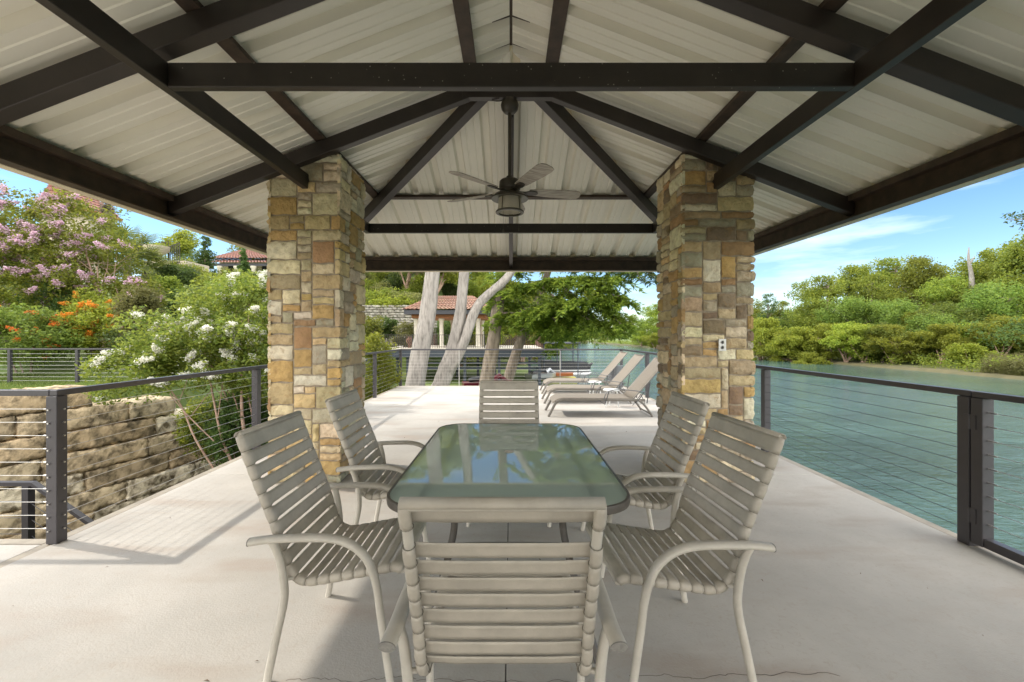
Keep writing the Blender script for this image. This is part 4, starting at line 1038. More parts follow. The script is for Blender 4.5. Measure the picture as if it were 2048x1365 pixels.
# thick undergrowth at the far waterline
def strip_leaves(name, label, cat, pts, spread, n_each, size, lm, seed, flat=.8, aspect=.45):
    nr = np.random.default_rng(seed)
    v, f = leaves(np.array(pts), n_each, spread, size, flat, aspect, nr); o = npmesh(name, v, f, lm); tag(o, label, cat, kind='stuff'); return o
nr = np.random.default_rng(77); pts = []
for k in range(620):
    D = 34 + 190*nr.random()**1.6; X = 43.2 + nr.random()*4.5; pts.append((X, D, gz(X, D) + nr.random()*1.0))
strip_leaves('undergrowth', 'tangled undergrowth along the far waterline under the trees', 'undergrowth', pts, .9, 46, .22, M['L_mid'], 78)
pts = []
for k in range(420):
    D = 36 + 60*nr.random(); X = 46 + nr.random()*12; pts.append((X, D, gz(X, D) + .3 + nr.random()*4.0))
strip_leaves('undergrowth', 'dark thicket between the trunks of the far bank', 'undergrowth', pts, 1.2, 50, .26, M['L_dark'], 79)
pts = []
for k in range(260):
    px = nr.uniform(1945, 2140); D = nr.uniform(36, 41.5); X = (px-CX0)/FPX*D; X = max(X+1.0, 43.2); pts.append((X, D, gz(X, D) + nr.random()*.9))
o = strip_leaves('reeds', 'pale green tall grass on the bank at the right edge', 'tall grass', pts, .7, 60, .45, M['L_olive'], 80, 1.0, .10)
# dead snag
sn = thing('dead_tree', 'bare grey dead snag sticking up above the far bank trees', 'tree', ((1942-CX0)/FPX*55, 55, 0))
b = MB(); q0 = P(1946, 640, 55); q = [q0, P(1944, 570, 55), P(1942, 545, 55), P(1937, 520, 55), P(1938, 495, 55)]
b.tube(crspline(q, 3), [.34,.33,.3,.28,.26,.24,.22,.2,.17,.15,.12,.08,.05], 8); b.tube([P(1940,528,55), P(1946,518,55), P(1950,512,55)], [.12,.07,.03], 6)
b.build('trunk', M['barkgrey'], sn, world=True, smooth=50)
# overhanging twig at the right edge
tw = thing('overhanging_branch', 'leafy branch tip hanging into the sky at the upper right edge', 'branch', tuple(P(2100, 430, 14)))
b = MB(); b.tube(crspline([P(2200,380,14), P(2110,418,14), P(2050,438,14), P(2015,440,14)], 4), .012, 6); b.build('twig', M['bark'], tw, world=True)
cs = [P(x, y, 14+z) for x, y, z in ((2040,430,0),(2028,438,.2),(2045,448,.1),(2020,434,-.1),(2056,428,.1),(2070,440,0),(2085,420,0),(2100,440,.2),(2060,455,0),(2120,420,0),(2140,400,.1))]
v, f = leaves([tuple(c_) for c_ in cs], 26, .26, .12, .6, .45, np.random.default_rng(5)); npmesh('leaf_sprays', v - np.array(tw.location), f, M['L_dark'], tw)

# ---------------------------------------------------------------- big bald cypresses beyond the deck
def limb(mb, pts, r0, r1, n=12, flute=0):
    pts = crspline(pts, 6); m = len(pts); st0 = len(mb.v)
    mb.tube(pts, [r0 + (r1-r0)*i/(m-1) for i in range(m)], n)
    if flute:
        for i in range(m):
            c_ = pts[i]
            for k in range(n):
                q = Vector(mb.v[st0+i*n+k]); a = 2*math.pi*k/n
                f = 1 + flute*(math.sin(a*5+i*.13)+.6*math.sin(a*9+i*.2+1)+.8*math.sin(i*.7+a*2)+.5*math.sin(i*1.9+a*3+2))
                mb.v[st0+i*n+k] = tuple(c_ + (q-c_)*f)
def sprays(paths, seed, n_per_m=26, ln=.75, dens=90, size=.22, droop=.45, lm=None):
    """feathery drooping sprays along branch paths"""
    nr = np.random.default_rng(seed); V = []; T = MB()
    pos = []; dirs = []
    for pth in paths:
        pth = crspline(pth, 5)
        for a, b_ in zip(pth[:-1], pth[1:]):
            L_ = (b_-a).length
            for k in range(max(1, int(L_*n_per_m))):
                s = a.lerp(b_, nr.random()); az = nr.uniform(0, 6.28); l = ln*nr.uniform(.4, 1.2)
                dv = Vector((math.cos(az), math.sin(az), nr.uniform(-.25,.25)))
                e = s + dv*l; tt = nr.random(dens); 
                c_ = np.array(s)[None,:] + np.array(dv)[None,:]*l*tt[:,None]; c_[:,2] -= droop*l*tt**2
                pos.append(c_ + nr.normal(size=c_.shape)*np.array([.06,.06,.03])); d2 = np.tile(np.array(dv), (dens,1)) + nr.normal(size=(dens,3))*.75; d2[:,2] = d2[:,2]*.5-.35; dirs.append(d2)
    pos = np.concatenate(pos); d2 = np.concatenate(dirs); d2 /= np.linalg.norm(d2, axis=1)[:,None]; n = len(pos)
    up = nr.normal(size=(n,3))*.5 + np.array([0,0,1]); bb = np.cross(d2, up); bb /= np.linalg.norm(bb, axis=1)[:,None]+1e-9
    s = size*nr.uniform(.6,1.3,(n,1)); v = np.stack([pos, pos+d2*s*.5+bb*s*.14, pos+d2*s, pos+d2*s*.5-bb*s*.14], 1).reshape(-1,3)
    return v, np.arange(4*n).reshape(n,4)
def add_cloud(root, name, v, f, m):
    return npmesh(name, v - np.array(root.location), f, m, root)
# first trunk
t1 = thing('cypress_tree', 'thick pale grey cypress trunk, left one rising past the far railing', 'tree', (-3.25, 14.6, -2.1), group='big grey cypresses beyond the deck')
b = MB(); limb(b, [P(812,900,14.6), P(830,772,14.6), P(842,700,14.6), P(854,640,14.6), P(864,560,14.6), P(874,440,14.6), P(885,300,14.6), P(900,120,14.6), P(925,-100,14.6)], .35, .15, 30, .045)
b.build('trunk', M['barkgrey'], t1, world=True, smooth=80)
pth = [[P(870,420,14.6), P(800,330,15.5), P(740,260,16)], [P(880,330,14.6), P(980,250,15.5), P(1060,200,17)], [P(890,200,14.6), P(800,120,14), P(720,60,14)], [P(900,120,14.6), P(1000,0,15.5)], [P(885,300,14.6), P(850,200,17), P(800,120,19)]]
v, f = sprays(pth, 1, 9, 1.5, 80, .26, lm=None); add_cloud(t1, 'crown', v, f, M['L_cyp'])
b = MB(); [limb(b, q, .10, .03, 8) for q in pth]; b.build('limb', M['barkgrey'], t1, world=True, smooth=60)
# second, forked
t2 = thing('cypress_tree', 'leaning forked grey cypress trunk, right of the thickest trunk', 'tree', (-2.6, 15.4, -2.1), group='big grey cypresses beyond the deck')
b = MB(); limb(b, [P(845,860,15.4), P(868,800,15.4), P(881,772,15.4), P(894,735,15.4), P(906,700,15.4), P(916,655,15.4), P(921,625,15.4), P(927,560,15.4), P(938,430,15.4), P(930,280,15.4), P(940,100,15.4)], .35, .11, 28, .045)
limb(b, [P(897,745,15.4), P(914,715,15.3), P(930,680,15.2), P(946,632,15.2), P(960,606,15.2), P(985,582,15.2), P(1018,550,15.2), P(1060,480,15.5), P(1130,380,16)], .20, .12, 22, .04)
b.build('trunk', M['barkgrey'], t2, world=True, smooth=80)
pth = [[P(1060,480,15.5), P(1160,440,16), P(1260,470,17)], [P(1130,380,16), P(1240,330,17), P(1340,380,18)], [P(935,420,15.4), P(1000,330,16), P(1090,300,18)], [P(930,280,15.4), P(1020,180,17), P(1120,120,18)], [P(940,100,15.4), P(900,-50,15)], [P(1018,548,15.2), P(1060,556,15.6), P(1110,575,16)]]
v, f = sprays(pth[:5], 2, 9, 1.5, 80, .26); add_cloud(t2, 'crown', v, f, M['L_cyp'])
b = MB(); [limb(b, q, .09, .02, 8) for q in pth[:5]]; b.build('limb', M['barkgrey'], t2, world=True, smooth=60)
# third, with the wide limbs over the river
D3 = 23
t3 = thing('cypress_tree', 'cypress with long green boughs sweeping out over the river by the boats', 'tree', tuple(P(972,800,D3)), group='big grey cypresses beyond the deck')
b = MB(); limb(b, [P(966,830,D3), P(974,760,D3), P(985,700,D3), P(992,645,D3), P(998,600,D3), P(1002,548,D3), P(1010,400,D3), P(1030,200,D3)], .42, .2, 22, .05)
b.build('trunk', M['bark'], t3, world=True, smooth=80)
L3 = [[P(996,650,D3), P(1010,640,D3), P(1040,624,D3-.5), P(1080,612,D3-1), P(1130,620,D3-2), P(1190,645,D3-3), P(1235,668,D3-4)],
      [P(998,628,D3), P(1030,628,D3-.5), P(1070,622,D3-1.5), P(1120,605,D3-2.5), P(1180,600,D3-3.5), P(1240,592,D3-4)],
      [P(1000,590,D3), P(1040,575,D3-1), P(1100,560,D3-2), P(1170,556,D3-3), P(1252,560,D3-4)],
      [P(1002,560,D3), P(1050,520,D3-1), P(1120,500,D3-2), P(1200,520,D3-3), P(1270,545,D3-4)],
      [P(1000,600,D3), P(1010,600,D3+3), P(1060,640,D3+5), P(1110,660,D3+7)],
      [P(1002,540,D3), P(1080,470,D3), P(1180,440,D3-1), P(1290,480,D3-2), P(1330,520,D3-2)],
      [P(1080,612,D3-1), P(1110,640,D3-1.5), P(1150,665,D3-2)],
      [P(1060,622,D3-1), P(1085,645,D3), P(1115,672,D3+1), P(1125,690,D3+1)],
      [P(1030,600,D3), P(1070,640,D3+2), P(1085,665,D3+3)],
      [P(1130,580,D3-2), P(1165,610,D3-2), P(1190,640,D3-2), P(1205,660,D3-2)],
      [P(1100,590,D3+1), P(1140,620,D3+1), P(1180,660,D3+1)],
      [P(1180,600,D3-3), P(1215,625,D3-3), P(1248,655,D3-4)], [P(1120,605,D3-2), P(1150,640,D3-1), P(1175,675,D3-1)], [P(1170,556,D3-3), P(1215,585,D3-3), P(1255,610,D3-4)],
      [P(1010,400,D3), P(1100,300,D3), P(1200,280,D3)], [P(1012,380,D3), P(950,300,D3+2), P(880,280,D3+3)]]
v, f = sprays(L3, 3, 13, 1.15, 95, .24, .5); add_cloud(t3, 'crown', v, f, M['L_cyp'])
b = MB(); [limb(b, q, .13, .02, 8) for q in L3]; b.build('limb', M['bark'], t3, world=True, smooth=60)
# fourth, leaning behind
D4 = 27
t4 = thing('cypress_tree', 'slender dark cypress leaning right behind the neighbouring dock', 'tree', tuple(P(1010,790,D4)), group='big grey cypresses beyond the deck')
b = MB(); limb(b, [P(1005,800,D4), P(1022,740,D4), P(1038,690,D4), P(1056,645,D4), P(1075,600,D4), P(1095,548,D4), P(1140,400,D4)], .36, .18, 16, .04)
b.build('trunk', M['bark'], t4, world=True, smooth=80)
L4 = [[P(1060,640,D4), P(1100,650,D4), P(1150,640,D4), P(1190,665,D4)], [P(1080,590,D4), P(1040,570,D4+1), P(1000,560,D4+2)], [P(1090,560,D4), P(1150,570,D4), P(1210,600,D4)], [P(1070,610,D4), P(1120,605,D4+1), P(1160,625,D4+1)], [P(1100,530,D4), P(1030,500,D4), P(960,520,D4+1)], [P(1120,460,D4), P(1200,470,D4)]]
v, f = sprays(L4, 4, 12, 1.3, 95, .26, .5); add_cloud(t4, 'crown', v, f, M['L_lime'])
b = MB(); [limb(b, q, .1, .02, 8) for q in L4]; b.build('limb', M['bark'], t4, world=True, smooth=60)
# twig tips hanging by the right column
t5 = thing('overhanging_branch', 'cypress twig tips hanging below the eave left of the right stone column', 'branch', tuple(P(1300, 500, 16)))
L5 = [[P(1250,500,16), P(1290,540,16), P(1318,562,16)], [P(1270,505,16), P(1275,545,16), P(1284,566,16)]]
v, f = sprays(L5, 6, 12, .4, 60, .16, .5); add_cloud(t5, 'leaf_sprays', v, f, M['L_dark']); b = MB(); [limb(b, q, .02, .006, 6) for q in L5]; b.build('twig', M['bark'], t5, world=True)

# ---------------------------------------------------------------- background woods behind the neighbouring dock
WOOD = [('lime',43,812,47,1.3,1.25,'bright tree just left of the tiled pavilion roof'),('lime',44,870,47,1.25,1.3,'bright tree over the back of the tiled roof between the trunks'),('oak',45,935,52,.9,.95,'leafy tree over the right end of the tiled roof'),('oak',47,775,58,1.0,.95,'leafy tree high on the slope left of the thickest trunk'),('oak',45,735,64,.95,.9,'broadleaf tree on the hillside above the grey stone wall'), ('lime',44,790,56,1.5,1.4,'yellow-green tree on the hill above the stone wall'),
 ('oak',47,830,66,1.1,1.0,'broadleaf tree on the hill left of the forked trunk'), ('dark',46,905,58,1.05,1.05,'dark tree right behind the tiled pavilion roof'),
 ('lime',43,960,60,1.7,1.6,'bright tree behind the right end of the tiled pavilion'), ('oak',49,880,75,1.3,1.1,'tall tree high behind the tiled pavilion'),
 ('oak',45,1010,70,1.25,1.1,'tall broadleaf tree behind the third cypress'), ('lime',44,1045,52,1.4,1.3,'lime tree behind the leaning slender cypress'),
 ('dark',48,1090,80,1.2,1.1,'dark tree upriver behind the boughs'), ('oak',47,985,50,.95,.9,'leafy tree beyond the end of the tiled pavilion'),
 ('dark',46,700,50,.9,.9,'dark tree behind the left stone column'), ('dark',48,640,56,1.0,.9,'hillside tree hidden behind the left stone column'),
 ('oak',49,760,85,1.4,1.2,'tall tree on the hilltop behind the wall'), ('lime',43,1075,64,1.6,1.3,'lime tree upriver above the covered boat'),
 ('oak',45,1060,100,1.4,1.2,'large tree far behind the dock'), ('lime',44,920,46,.9,.9,'light green bush-like tree behind the pavilion columns')]
for i, (kd, s_, px, D, sc_, szs, lab) in enumerate(WOOD):
    put(kd, s_, (px-CX0)/FPX*D, D, sc_, lab, rz=(i*1.7+1) % 6.28, sz=szs)

for i, (kd, s_, X, D, sc_, lab) in enumerate((('oak',45,-34,14,.9,'broadleaf tree on the open lawn slope out of frame to the left'),('dark',46,-31,22,.9,'dark tree on the lawn slope left of the pink myrtle'),('oak',47,-44,26,1.1,'large tree high on the slope far to the left'),
   ('lime',44,-25,9,1.1,'bright small tree on the lawn left of the fence'),('dark',48,-40,6,1.0,'dark tree on the slope behind the viewer\'s left'),('oak',49,-27,-4,1.0,'broadleaf tree on the lawn behind and left of the viewer'),('lime',43,-24,20.5,.7,'bright tree just behind the pink myrtle'))):
    put(kd, s_, X, D, sc_, lab, rz=i*1.3)
# ---------------------------------------------------------------- grey garden wall and shrubs in the middle distance
block_wall('garden_wall', 'long grey stone retaining wall on the slope left of the tiled pavilion', 'wall', (-17, 40.0), (-7.0, 40.0), [(0,4.4)], .24, .5, .5, .6, 9, mat('grey_blocks', (.4,.37,.3), .95, attr=True, var=.5, vscale=4, bump=.5, bscale=6), [(.40,.37,.31),(.33,.30,.25),(.45,.42,.36)], rough=.03, step=.2, gap=.02)
def shrub(label, loc, blobs, n, nl_, spread, size, lm, seed, cat='shrub', group=None, name='shrub', flat=.8, aspect=.45, bm=None, r0=.03, multi=4):
    return make_tree(name, label, cat, loc, blobs, n, nl_, spread, size, lm, bm or M['bark'], r0, None, seed, group, nl=6, flat=flat, aspect=aspect, multi=multi, part='foliage', trunkname='stem')
def shrub_px(label, x0, x1, y0, y1, D, lm, seed, n=60, nl_=70, spread=None, size=.12, depth=None, **k):
    a = P(x0, y1, D); c_ = P(x1, y0, D); w_ = c_.x-a.x; h = c_.z-a.z; cx = (a.x+c_.x)/2; dp = depth or w_*.7; r = random.Random(seed)
    gzv = a.z
    bl = [(0,0,h*.5,w_*.40,dp*.4,h*.40)]
    for q in range(6): bl.append((r.uniform(-.3,.3)*w_, r.uniform(-.3,.3)*dp, h*r.uniform(.3,.78), w_*r.uniform(.16,.24), dp*.2, h*r.uniform(.14,.24)))
    return shrub(label, (cx, D, gzv), bl, n, nl_, spread or min(w_,h)*.12, size, lm, seed, **k)
shrub_px('bright green shrub beside the left deck railing near its far corner', 700, 800, 640, 880, 11.8, M['L_lime'], 101, 130, 90, .24, .075)
shrub_px('round dark shrub below the grey garden wall', 755, 800, 628, 690, 34, M['L_dark'], 102, 60, 60, .35, .16)
shrub_px('olive coloured shrub between the dark shrub and the tiled pavilion', 785, 840, 640, 700, 33, M['L_olive'], 103, 60, 60, .35, .16)
shrub_px('low green shrub under the left end of the grey wall', 715, 765, 622, 700, 32, M['L_mid'], 104, 60, 60, .4, .16)
for i, (x0, x1, y0, y1, m_, lab) in enumerate(((715,770,592,625,'L_mid','green mound on top of the grey garden wall, left part'), (762,812,596,622,'L_lime','bright green mound on top of the grey garden wall, right part'), (730,790,560,605,'L_olive','loose pale shrub high on the slope above the wall'), (795,840,575,612,'L_mid','leafy shrub above the corner of the pavilion roof'), (715,750,545,600,'L_olive','yellowish shrub at the edge of the left stone column'))):
    shrub_px(lab, x0, x1, y0, y1, 43+i*1.2, M[m_], 110+i, 60, 60, .5, .2)
shrub_px('yellow-green low shrub beyond the iron railing', 975, 1010, 655, 700, 36, M['L_lime'], 120, 40, 50, .4, .16)
shrub_px('dark green shrub seen between the pavilion columns', 865, 960, 636, 700, 39.5, M['L_dark'], 131, 90, 60, .5, .2)
shrub_px('mid green shrub right of the pavilion columns', 940, 1000, 630, 700, 39, M['L_mid'], 132, 80, 60, .5, .2)
# lower hedge behind the left railing
nr = np.random.default_rng(91); pts = []
for k in range(420):
    x = nr.uniform(-7.6,-4.0); y = nr.uniform(9.2, 13.5); 
    if x < wx(min(y,11.4))+1.5 and y < 11.2: continue
    pts.append((x, y, -1.9 + nr.random()*1.9))
strip_leaves('ground_ivy', 'dark ivy thicket between the block wall and the deck', 'ivy', pts, .38, 110, .085, M['L_dark'], 92)

# white flowering myrtle
wm_bl = [(-1.6,.1,3.35,1.15,.9,.75),(-.4,.2,3.75,1.2,.9,.85),(.45,.1,3.3,.8,.9,1.0),(-1.0,-.1,2.85,1.3,.8,.55),(-2.3,-.2,2.85,.7,.6,.42),(.1,.3,2.6,.8,.7,.5),(-.3,.3,4.25,.75,.6,.55),(.75,.3,4.0,.55,.5,.6),(-2.5,-.3,2.35,.45,.4,.22)]
wm, wcc = make_tree('flowering_tree', 'white blossoming crape myrtle leaning over the block wall beside the left column', 'tree', (-5.15, 8.6, -2.0), wm_bl, 330, 120, .30, .075, M['L_myrtle'], M['barkpink'], .045, None, 201, nl=14, multi=7)
def blossoms(root, cc, n, lm, seed, size, per, spread, blobs, bias=(0,-1,.3), flat=1.0):
    nr = np.random.default_rng(seed); c0_ = cc.mean(0); sc_ = (cc - c0_) @ np.array(bias) + nr.random(len(cc))*1.6
    idx = np.argsort(-sc_)[:int(len(cc)*.55)]; idx = nr.choice(idx, n, replace=False); C = cc[idx] + np.array(bias)*.16*nr.random((n,1)) ; ctr = []
    for c_ in C:   # each panicle is a short string of small puffs
        dv = nr.normal(size=3); dv[2] = abs(dv[2])*.6; dv /= np.linalg.norm(dv); 
        for k in range(4): ctr.append(c_ + dv*spread*1.1*k*.6)
    v, f = leaves(np.array(ctr), per, spread*np.tile([1,.9,.75,.55], n), size, .8, .9, nr); npmesh('blossoms', v, f, lm, root)
blossoms(wm, wcc, 95, M['F_white'], 301, .032, 60, .095, wm_bl, bias=(-.25,-1,.25))
# pink flowering myrtle
pm_bl = [(-2.2,0,3.4,1.9,1.5,1.2),(-.4,-.2,3.0,1.6,1.3,1.1),(-3.6,0,4.6,1.6,1.4,1.2),(-1.6,.2,4.6,1.5,1.3,1.0),(.7,-.2,1.9,1.2,1,.7),(-2.6,-.4,2.2,1.6,1.2,.7),(-4.8,0,3.2,1.6,1.4,1.4)]
pm, pcc = make_tree('flowering_tree', 'pink flowering crape myrtle high on the left slope', 'tree', (-14.2, 15.2, gz(-14.2,15.2)-.2), pm_bl, 330, 105, .42, .11, M['L_mid'], M['barkpink'], .07, None, 202, nl=12, multi=6)
blossoms(pm, pcc, 125, M['F_pink'], 302, .055, 44, .16, pm_bl, bias=(.1,-1,.2))
# orange flowering bush
ob, occ_ = shrub_px('dark leaved bush with orange flowers behind the lawn fence', -80, 175, 600, 745, 12.6, M['L_blue'], 203, 150, 110, .33, .10, depth=2.2, name='flowering_bush', cat='bush')
blossoms(ob, occ_, 44, M['F_orange'], 303, .03, 40, .10, None, bias=(0,-1,.6))
ob2, occ2 = shrub_px('lime green bush topped with orange flowers, left of the white myrtle', 130, 275, 580, 740, 13.4, M['L_lime'], 204, 120, 100, .30, .09, depth=2.0, name='flowering_bush', cat='bush')
blossoms(ob2, occ2, 34, M['F_orange'], 304, .035, 40, .11, None, bias=(.2,-1,.8))
shrub_px('yellow-green airy shrub left of the orange flowers at the frame edge', -60, 60, 560, 690, 15.5, M['L_lime'], 205, 80, 80, .3, .10)
shrub_px('dark twiggy shrub under the pink myrtle', 60, 190, 555, 650, 15.0, M['L_dark'], 206, 90, 80, .3, .09)
shrub_px('brown-green wispy shrub left of the white blossoms', 235, 320, 560, 690, 12.8, M['L_olive'], 207, 80, 90, .28, .09)
shrub_px('mid green shrub behind the fence under the white myrtle', 180, 420, 640, 750, 13.0, M['L_dark'], 208, 130, 90, .3, .10, depth=1.5)
shrub_px('large green shrub behind the white myrtle', 380, 560, 560, 700, 17.5, M['L_mid'], 209, 120, 90, .45, .13)
shrub_px('dark ivy mound beneath the terrace planter', 290, 375, 528, 580, 24, M['L_dark'], 210, 100, 90, .35, .13)
shrub_px('dark shade shrub deep under the pink myrtle on the left edge', -60, 90, 470, 545, 19, M['L_dark'], 214, 90, 80, .5, .14)
shrub_px('pale climbing shrub on the terrace beside the iron fence', 230, 330, 478, 520, 28, M['L_mid'], 215, 60, 70, .35, .14)
shrub_px('tall lime tree top behind the slim conifer', 320, 400, 458, 520, 36, M['L_lime'], 211, 80, 70, .5, .2)
shrub_px('green mound of shrubs left of the red tiled house', 340, 430, 520, 600, 26, M['L_mid'], 212, 90, 80, .4, .14)
shrub_px('green shrubs in front of the red tiled house', 430, 560, 548, 610, 27, M['L_lime'], 213, 90, 80, .4, .14)
shrub_px('leafy tree tops behind the red tiled house', 430, 600, 470, 530, 62, M['L_mid'], 216, 80, 70, .8, .3)
HS = [(330,395,535,580,22,'L_dark'),(385,450,548,600,22,'L_mid'),(440,510,560,610,22,'L_lime'),(300,352,560,600,20,'L_mid'),(350,420,575,620,19,'L_dark'),(420,500,590,640,18.5,'L_mid'),(500,560,575,640,20,'L_dark'),(250,310,575,620,18,'L_olive'),(370,425,500,550,30,'L_dark'),(425,475,535,575,31,'L_mid'),(470,540,545,580,30,'L_dark'),(330,385,515,560,27,'L_mid')]
HL = ['deep green shrub under the terrace wall','round shrub on the slope below the tall conifer','lime shrub on the slope below the red tiled house','shrub between the white myrtle and the ivy mound','dark shrub just above the white blossoms, left part','leafy shrub just above the white blossoms, right part','dark shrub on the slope touching the left column','small olive shrub between orange flowers and palms','dark hedge shrub at the foot of the tall conifer','shrub left of the short slim conifer','dark hedge shrub under the porch of the red tiled house','low shrub at the end of the iron fence']
for i, ((x0,x1,y0,y1,D,m_), lab) in enumerate(zip(HS, HL)):
    shrub_px(lab, x0-8, x1+8, y0-4, y1+12, D, M[m_], 400+i, 80, 75, .38, .12)
WS = [(715,790,585,618,41.8,'L_mid'),(785,850,590,618,42,'L_olive'),(740,830,598,620,41.2,'L_lime'),(850,900,570,605,52,'L_mid'),(960,1010,555,640,46,'L_lime'),(715,770,560,612,46,'L_mid'),(765,815,548,600,48,'L_dark'),(810,850,560,612,47,'L_mid'),(845,880,555,610,49,'L_lime'),(700,740,550,600,49,'L_lime'),(740,800,535,580,54,'L_mid'),(880,930,560,612,50,'L_dark'),(925,980,560,625,50,'L_mid')]
WL = ['long green hedge along the top of the grey wall, left half','olive hedge along the top of the grey wall, right half','low lime growth hanging over the grey wall','bush behind the tiled roof between the two big trunks','tall lime bush right of the tiled pavilion','rounded shrub on the slope above the left end of the grey wall','dark shrub halfway up the slope left of the thickest trunk','shrub on the slope hidden by the thickest trunk','lime shrub between the two big trunks above the tiled roof','lime shrub at the edge of the left column above the grey wall','leafy bush at the top of the slope under the eave','dark bush right above the tiled roof between the trunks','bush above the right end of the tiled roof']
for i, ((x0,x1,y0,y1,D,m_), lab) in enumerate(zip(WS, WL)):
    shrub_px(lab, x0-6, x1+6, y0-6, y1+6, D, M[m_], 450+i, 80, 70, .6, .22)
shrub_px('dense dark green undergrowth at the foot of the white myrtle, right against the left column', 420, 560, 765, 950, 8.9, M['L_dark'], 261, 150, 110, .22, .075, depth=1.2)
shrub_px('green undergrowth spilling over the end of the block wall', 365, 470, 790, 930, 9.9, M['L_mid'], 262, 100, 90, .22, .075, depth=1.0)
# slim conifers
for x0, x1, y0, y1, D, lab in ((397,426,468,560,30,'tall slim dark conifer left of the red tiled house'), (478,497,503,560,29,'short slim conifer in front of the red tiled house')):
    a = P(x0,y1,D); c_ = P(x1,y0,D); h = c_.z-a.z; w_ = c_.x-a.x
    bl = [(0,0,h*t,w_*.5*(1-abs(t-.4)*.9),w_*.5*(1-abs(t-.4)*.9),h*.14) for t in (.1,.25,.4,.55,.7,.85,.94)]
    make_tree('conifer', lab, 'tree', ((a.x+c_.x)/2, D, a.z), bl, 80, 60, .16, .10, M['L_dark'], M['bark'], .06, (0,0,h*.9), 220+int(D), 'slim conifers by the red tiled house', nl=3)

# fan palms
def fan_palm(label, loc, n, L_, seed, h, lm):
    r = random.Random(seed); root = thing('palm', label, 'palm', loc, group='fan palms on the slope')
    b = MB(); b.tube([(0,0,-.6),(0,0,h)], [.16,.14], 10); b.build('trunk', M['bark'], root)
    V = MB()
    for k in range(n):
        az = r.uniform(0,6.28); el = r.uniform(-.5, 1.35); d_ = Vector((math.cos(az)*math.cos(el), math.sin(az)*math.cos(el), math.sin(el)))
        s = Vector((0,0,h)); e = s + d_*L_*r.uniform(.5,.9); V.tube([s, e], .012, 4, cap=False)
        side = d_.cross(Vector((0,0,1))).normalized(); up_ = side.cross(d_)
        for j in range(15):
            a = R(-80+160*j/14); l = L_*.75*(1-.25*abs(j-7)/7); q = (d_*math.cos(a)+side*math.sin(a)).normalized()
            t = e + q*l - Vector((0,0,.22*l)) ; w_ = q.cross(up_).normalized()*.022*L_
            m_ = e + q*l*.5; V.add([e, m_+w_, t, m_-w_], [(0,1,2,3)])
    V.build('fronds', lm, root); return root
fan_palm('large fan palm left of the terrace on the slope', tuple(P(255,545,20)), 44, 1.25, 1, .7, M['L_blue'])
fan_palm('fan palm growing behind the pink blossoms', tuple(P(215,545,21)), 36, 1.1, 2, .7, M['L_blue'])
fan_palm('fan palm nearest the terrace wall', tuple(P(290,570,21.5)), 36, 1.1, 3, .6, M['L_blue'])
dp = thing('palm', 'trimmed palm trunk with brown shaggy top against the sky', 'palm', tuple(P(218,520,26)))
v, f = leaves([tuple(P(218+random.uniform(-6,6), y, 26)-dp.location) for y in range(412,455,3)], 60, .28, .34, 1.2, .18, np.random.default_rng(9)); npmesh('shaggy_top', v, f, M['bark'], dp)
b = MB(); b.tube([P(218,540,26), P(218,440,26)], .2, 10); b.build('trunk', M['bark'], dp, world=True)

# ---------------------------------------------------------------- lawn fence and grass
fy = 11.2
def zl(x): return gz(x, fy)
lf = railing('lawn_fence', 'dark cable fence across the lawn in front of the flowering bushes', 'fence', [(-14.5, fy), (-8.2, fy)], [(P(155,0,fy).x, fy), (P(288,0,fy).x+.0, fy), (P(20,0,fy).x, fy), (-14.4, fy)], h=.95, base=.17, ncab=8, cabr=.004, postw=.07, postd=.07)
uf = railing('lawn_fence', 'dark fence on the upper slope behind the orange flowers at the left edge', 'fence', [tuple(P(-120,0,17)[:2]), tuple(P(45,0,17)[:2])], [tuple(P(32,0,17)[:2]), tuple(P(-60,0,17)[:2])], h=1.0, base=2.2, ncab=7, cabr=.004, postw=.09, postd=.07)
nr = np.random.default_rng(55); n = 60000
X_ = nr.uniform(-15.5,-7.4,n); Y_ = nr.uniform(6.2,12.8,n); ok = X_ < wallx(Y_)-.55; X_ = X_[ok]; Y_ = Y_[ok]; Z_ = ground_z(X_, Y_) + .05*np.sin(X_*1.7)*np.sin(Y_*1.3); n = len(X_)
hgt = nr.uniform(.03,.075,n); az = nr.uniform(0,6.28,n); wv_ = .008
v = np.stack([np.stack([X_-np.cos(az)*wv_, Y_-np.sin(az)*wv_, Z_],1), np.stack([X_+np.cos(az)*wv_, Y_+np.sin(az)*wv_, Z_],1), np.stack([X_+nr.normal(size=n)*.02, Y_+nr.normal(size=n)*.02, Z_+hgt],1)],1).reshape(-1,3)
tag(npmesh('grass', v, np.arange(3*n).reshape(n,3), M['blades']), 'short mown grass of the upper lawn behind the block wall', 'grass', kind='stuff')

# ---------------------------------------------------------------- tiled roofs and houses
def tiled_slope(mb, a0, a1, b1, b0, pitch=.30):
    """barrel tiles on the quad: a0-a1 eave, b0-b1 ridge"""
    a0, a1, b0, b1 = map(Vector, (a0, a1, b0, b1)); n = max(2, int((a1-a0).length/pitch)); nrm = (a1-a0).cross(b0-a0).normalized()
    if nrm.z < 0: nrm = -nrm
    rows = max(2, int((b0-a0).length/.42)); k = 4
    for j in range(rows):
        t0, t1 = j/rows, (j+1)/rows
        for i in range(n):
            for q in range(k):
                pa = []
                for u, t in (((i+q/k)/n, t0), ((i+(q+1)/k)/n, t0), ((i+(q+1)/k)/n, t1), ((i+q/k)/n, t1)):
                    fr = (u*n-i); hgt = .07*math.sin(math.pi*fr) + (.045 if t == t0 else 0)
                    pa.append(a0.lerp(a1,u).lerp(b0.lerp(b1,u), t) + nrm*hgt)
                mb.add(pa, [(0,1,2,3)])
